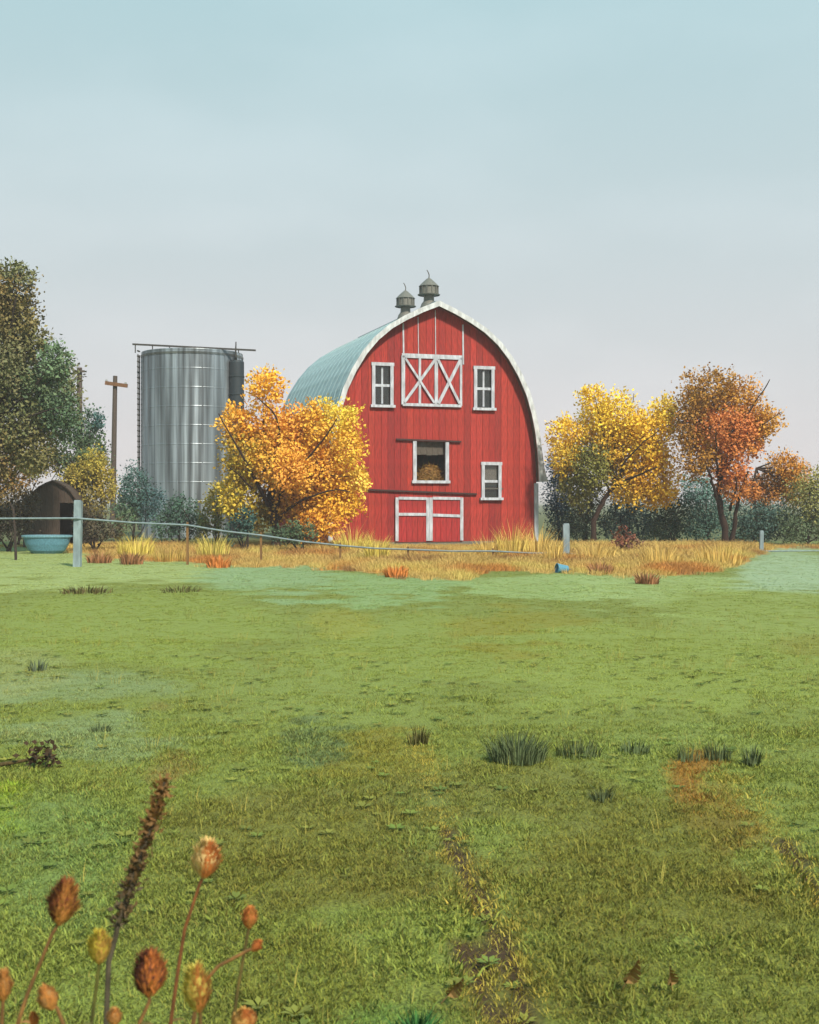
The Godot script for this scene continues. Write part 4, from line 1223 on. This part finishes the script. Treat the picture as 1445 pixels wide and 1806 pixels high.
	bush("olive shrub filling the right edge below the orange tree", s, 1424, 57.0, [[1424, 880, 32, 40, 134, 122, 58, 112, 106, 54], [1450, 860, 30, 40, 150, 132, 60, 120, 110, 54], [1410, 928, 44, 30, 84, 92, 54, 70, 82, 50], [1470, 920, 40, 40, 90, 92, 52, 110, 104, 54]])
	bush("small red-brown withered shrub with straw tips below the grey-green one", s, 1102, 46.0, [[1098, 948, 20, 18, 88, 44, 34, 130, 76, 48], [1108, 958, 18, 12, 150, 110, 70, 90, 50, 38]], "withered_shrub", 0.1)

# faint streaks of high cloud over the whole sky
func thin_haze() -> ImageTexture:
	var f := FastNoiseLite.new()
	f.seed = 5
	f.frequency = 0.9
	f.fractal_octaves = 5
	var im := Image.create(1024, 512, false, Image.FORMAT_RGBA8)
	for y in 512:
		var el := PI * (0.5 - (y + 0.5) / 512.0)
		for x in 1024:
			var az := TAU * (x + 0.5) / 1024.0
			var p := Vector3(cos(az) * cos(el), sin(el), sin(az) * cos(el))
			var v := f.get_noise_3d(p.x * 3.0, p.y * 9.0, p.z * 3.0)
			im.set_pixel(x, y, Color(1, 1, 1, clampf(0.02 + v * 0.075, 0, 0.09)))
	return ImageTexture.create_from_image(im)

func _ready() -> void:
	rng.seed = 7
	noise.seed = 3
	noise.frequency = 0.01
	noise_b.seed = 11
	noise_b.frequency = 0.01
	# camera
	var cam := Camera3D.new()
	cam.name = "camera"
	cam.fov = rad_to_deg(2.0 * atan(903.0 / F))
	cam.position = Vector3(0, EYE, 0)
	cam.rotation.x = -atan((903.0 - HORIZON) / F)
	cam.near = 0.1
	cam.far = 5000.0
	var lens := CameraAttributesPhysical.new()
	lens.frustum_focal_length = 12.0 / (903.0 / F)
	lens.frustum_focus_distance = 50.0
	lens.exposure_aperture = 5.0
	cam.attributes = lens
	add_child(cam)
	cam.fov = rad_to_deg(2.0 * atan(903.0 / F))
	cam.current = true
	# sky, exposure
	var env := Environment.new()
	env.background_mode = Environment.BG_SKY
	var sm := ProceduralSkyMaterial.new()
	sm.sky_top_color = Color8(142, 206, 217)
	sm.sky_horizon_color = Color8(229, 221, 221)
	sm.sky_curve = 0.29
	sm.ground_bottom_color = Color8(120, 130, 100)
	sm.ground_horizon_color = Color8(190, 195, 190)
	sm.sun_angle_max = 0.0
	sm.sky_cover = thin_haze()
	sm.sky_cover_modulate = Color(1.0, 0.94, 0.95)
	var sky := Sky.new()
	sky.sky_material = sm
	env.sky = sky
	env.tonemap_mode = Environment.TONE_MAPPER_LINEAR
	env.tonemap_exposure = 1.5
	env.background_energy_multiplier = 1.0 / 1.5
	env.sdfgi_enabled = true
	env.ssao_enabled = true
	env.ssil_enabled = true
	env.fog_enabled = true
	env.fog_density = 0.0009
	env.fog_light_color = Color(0.97, 0.945, 0.955)
	var we := WorldEnvironment.new()
	we.name = "environment"
	we.environment = env
	add_child(we)
	# hazy autumn sun from the right, behind the viewer
	var sun := DirectionalLight3D.new()
	sun.name = "sun"
	sun.light_energy = 1.15
	sun.light_color = Color(1.0, 0.95, 0.86)
	sun.light_angular_distance = 4.0
	sun.shadow_enabled = true
	sun.rotation_degrees = Vector3(-44, 28, 0)
	sun.sky_mode = DirectionalLight3D.SKY_MODE_LIGHT_ONLY
	add_child(sun)
	make_materials()
	setup_field()
	build_ground()
	var barn := build_barn()
	build_silo()
	build_trees()
	build_shed()
	build_poles()
	build_fence()
	build_trough()
	build_hay(barn)
	build_grass()
	build_clumps()
	build_foreground()
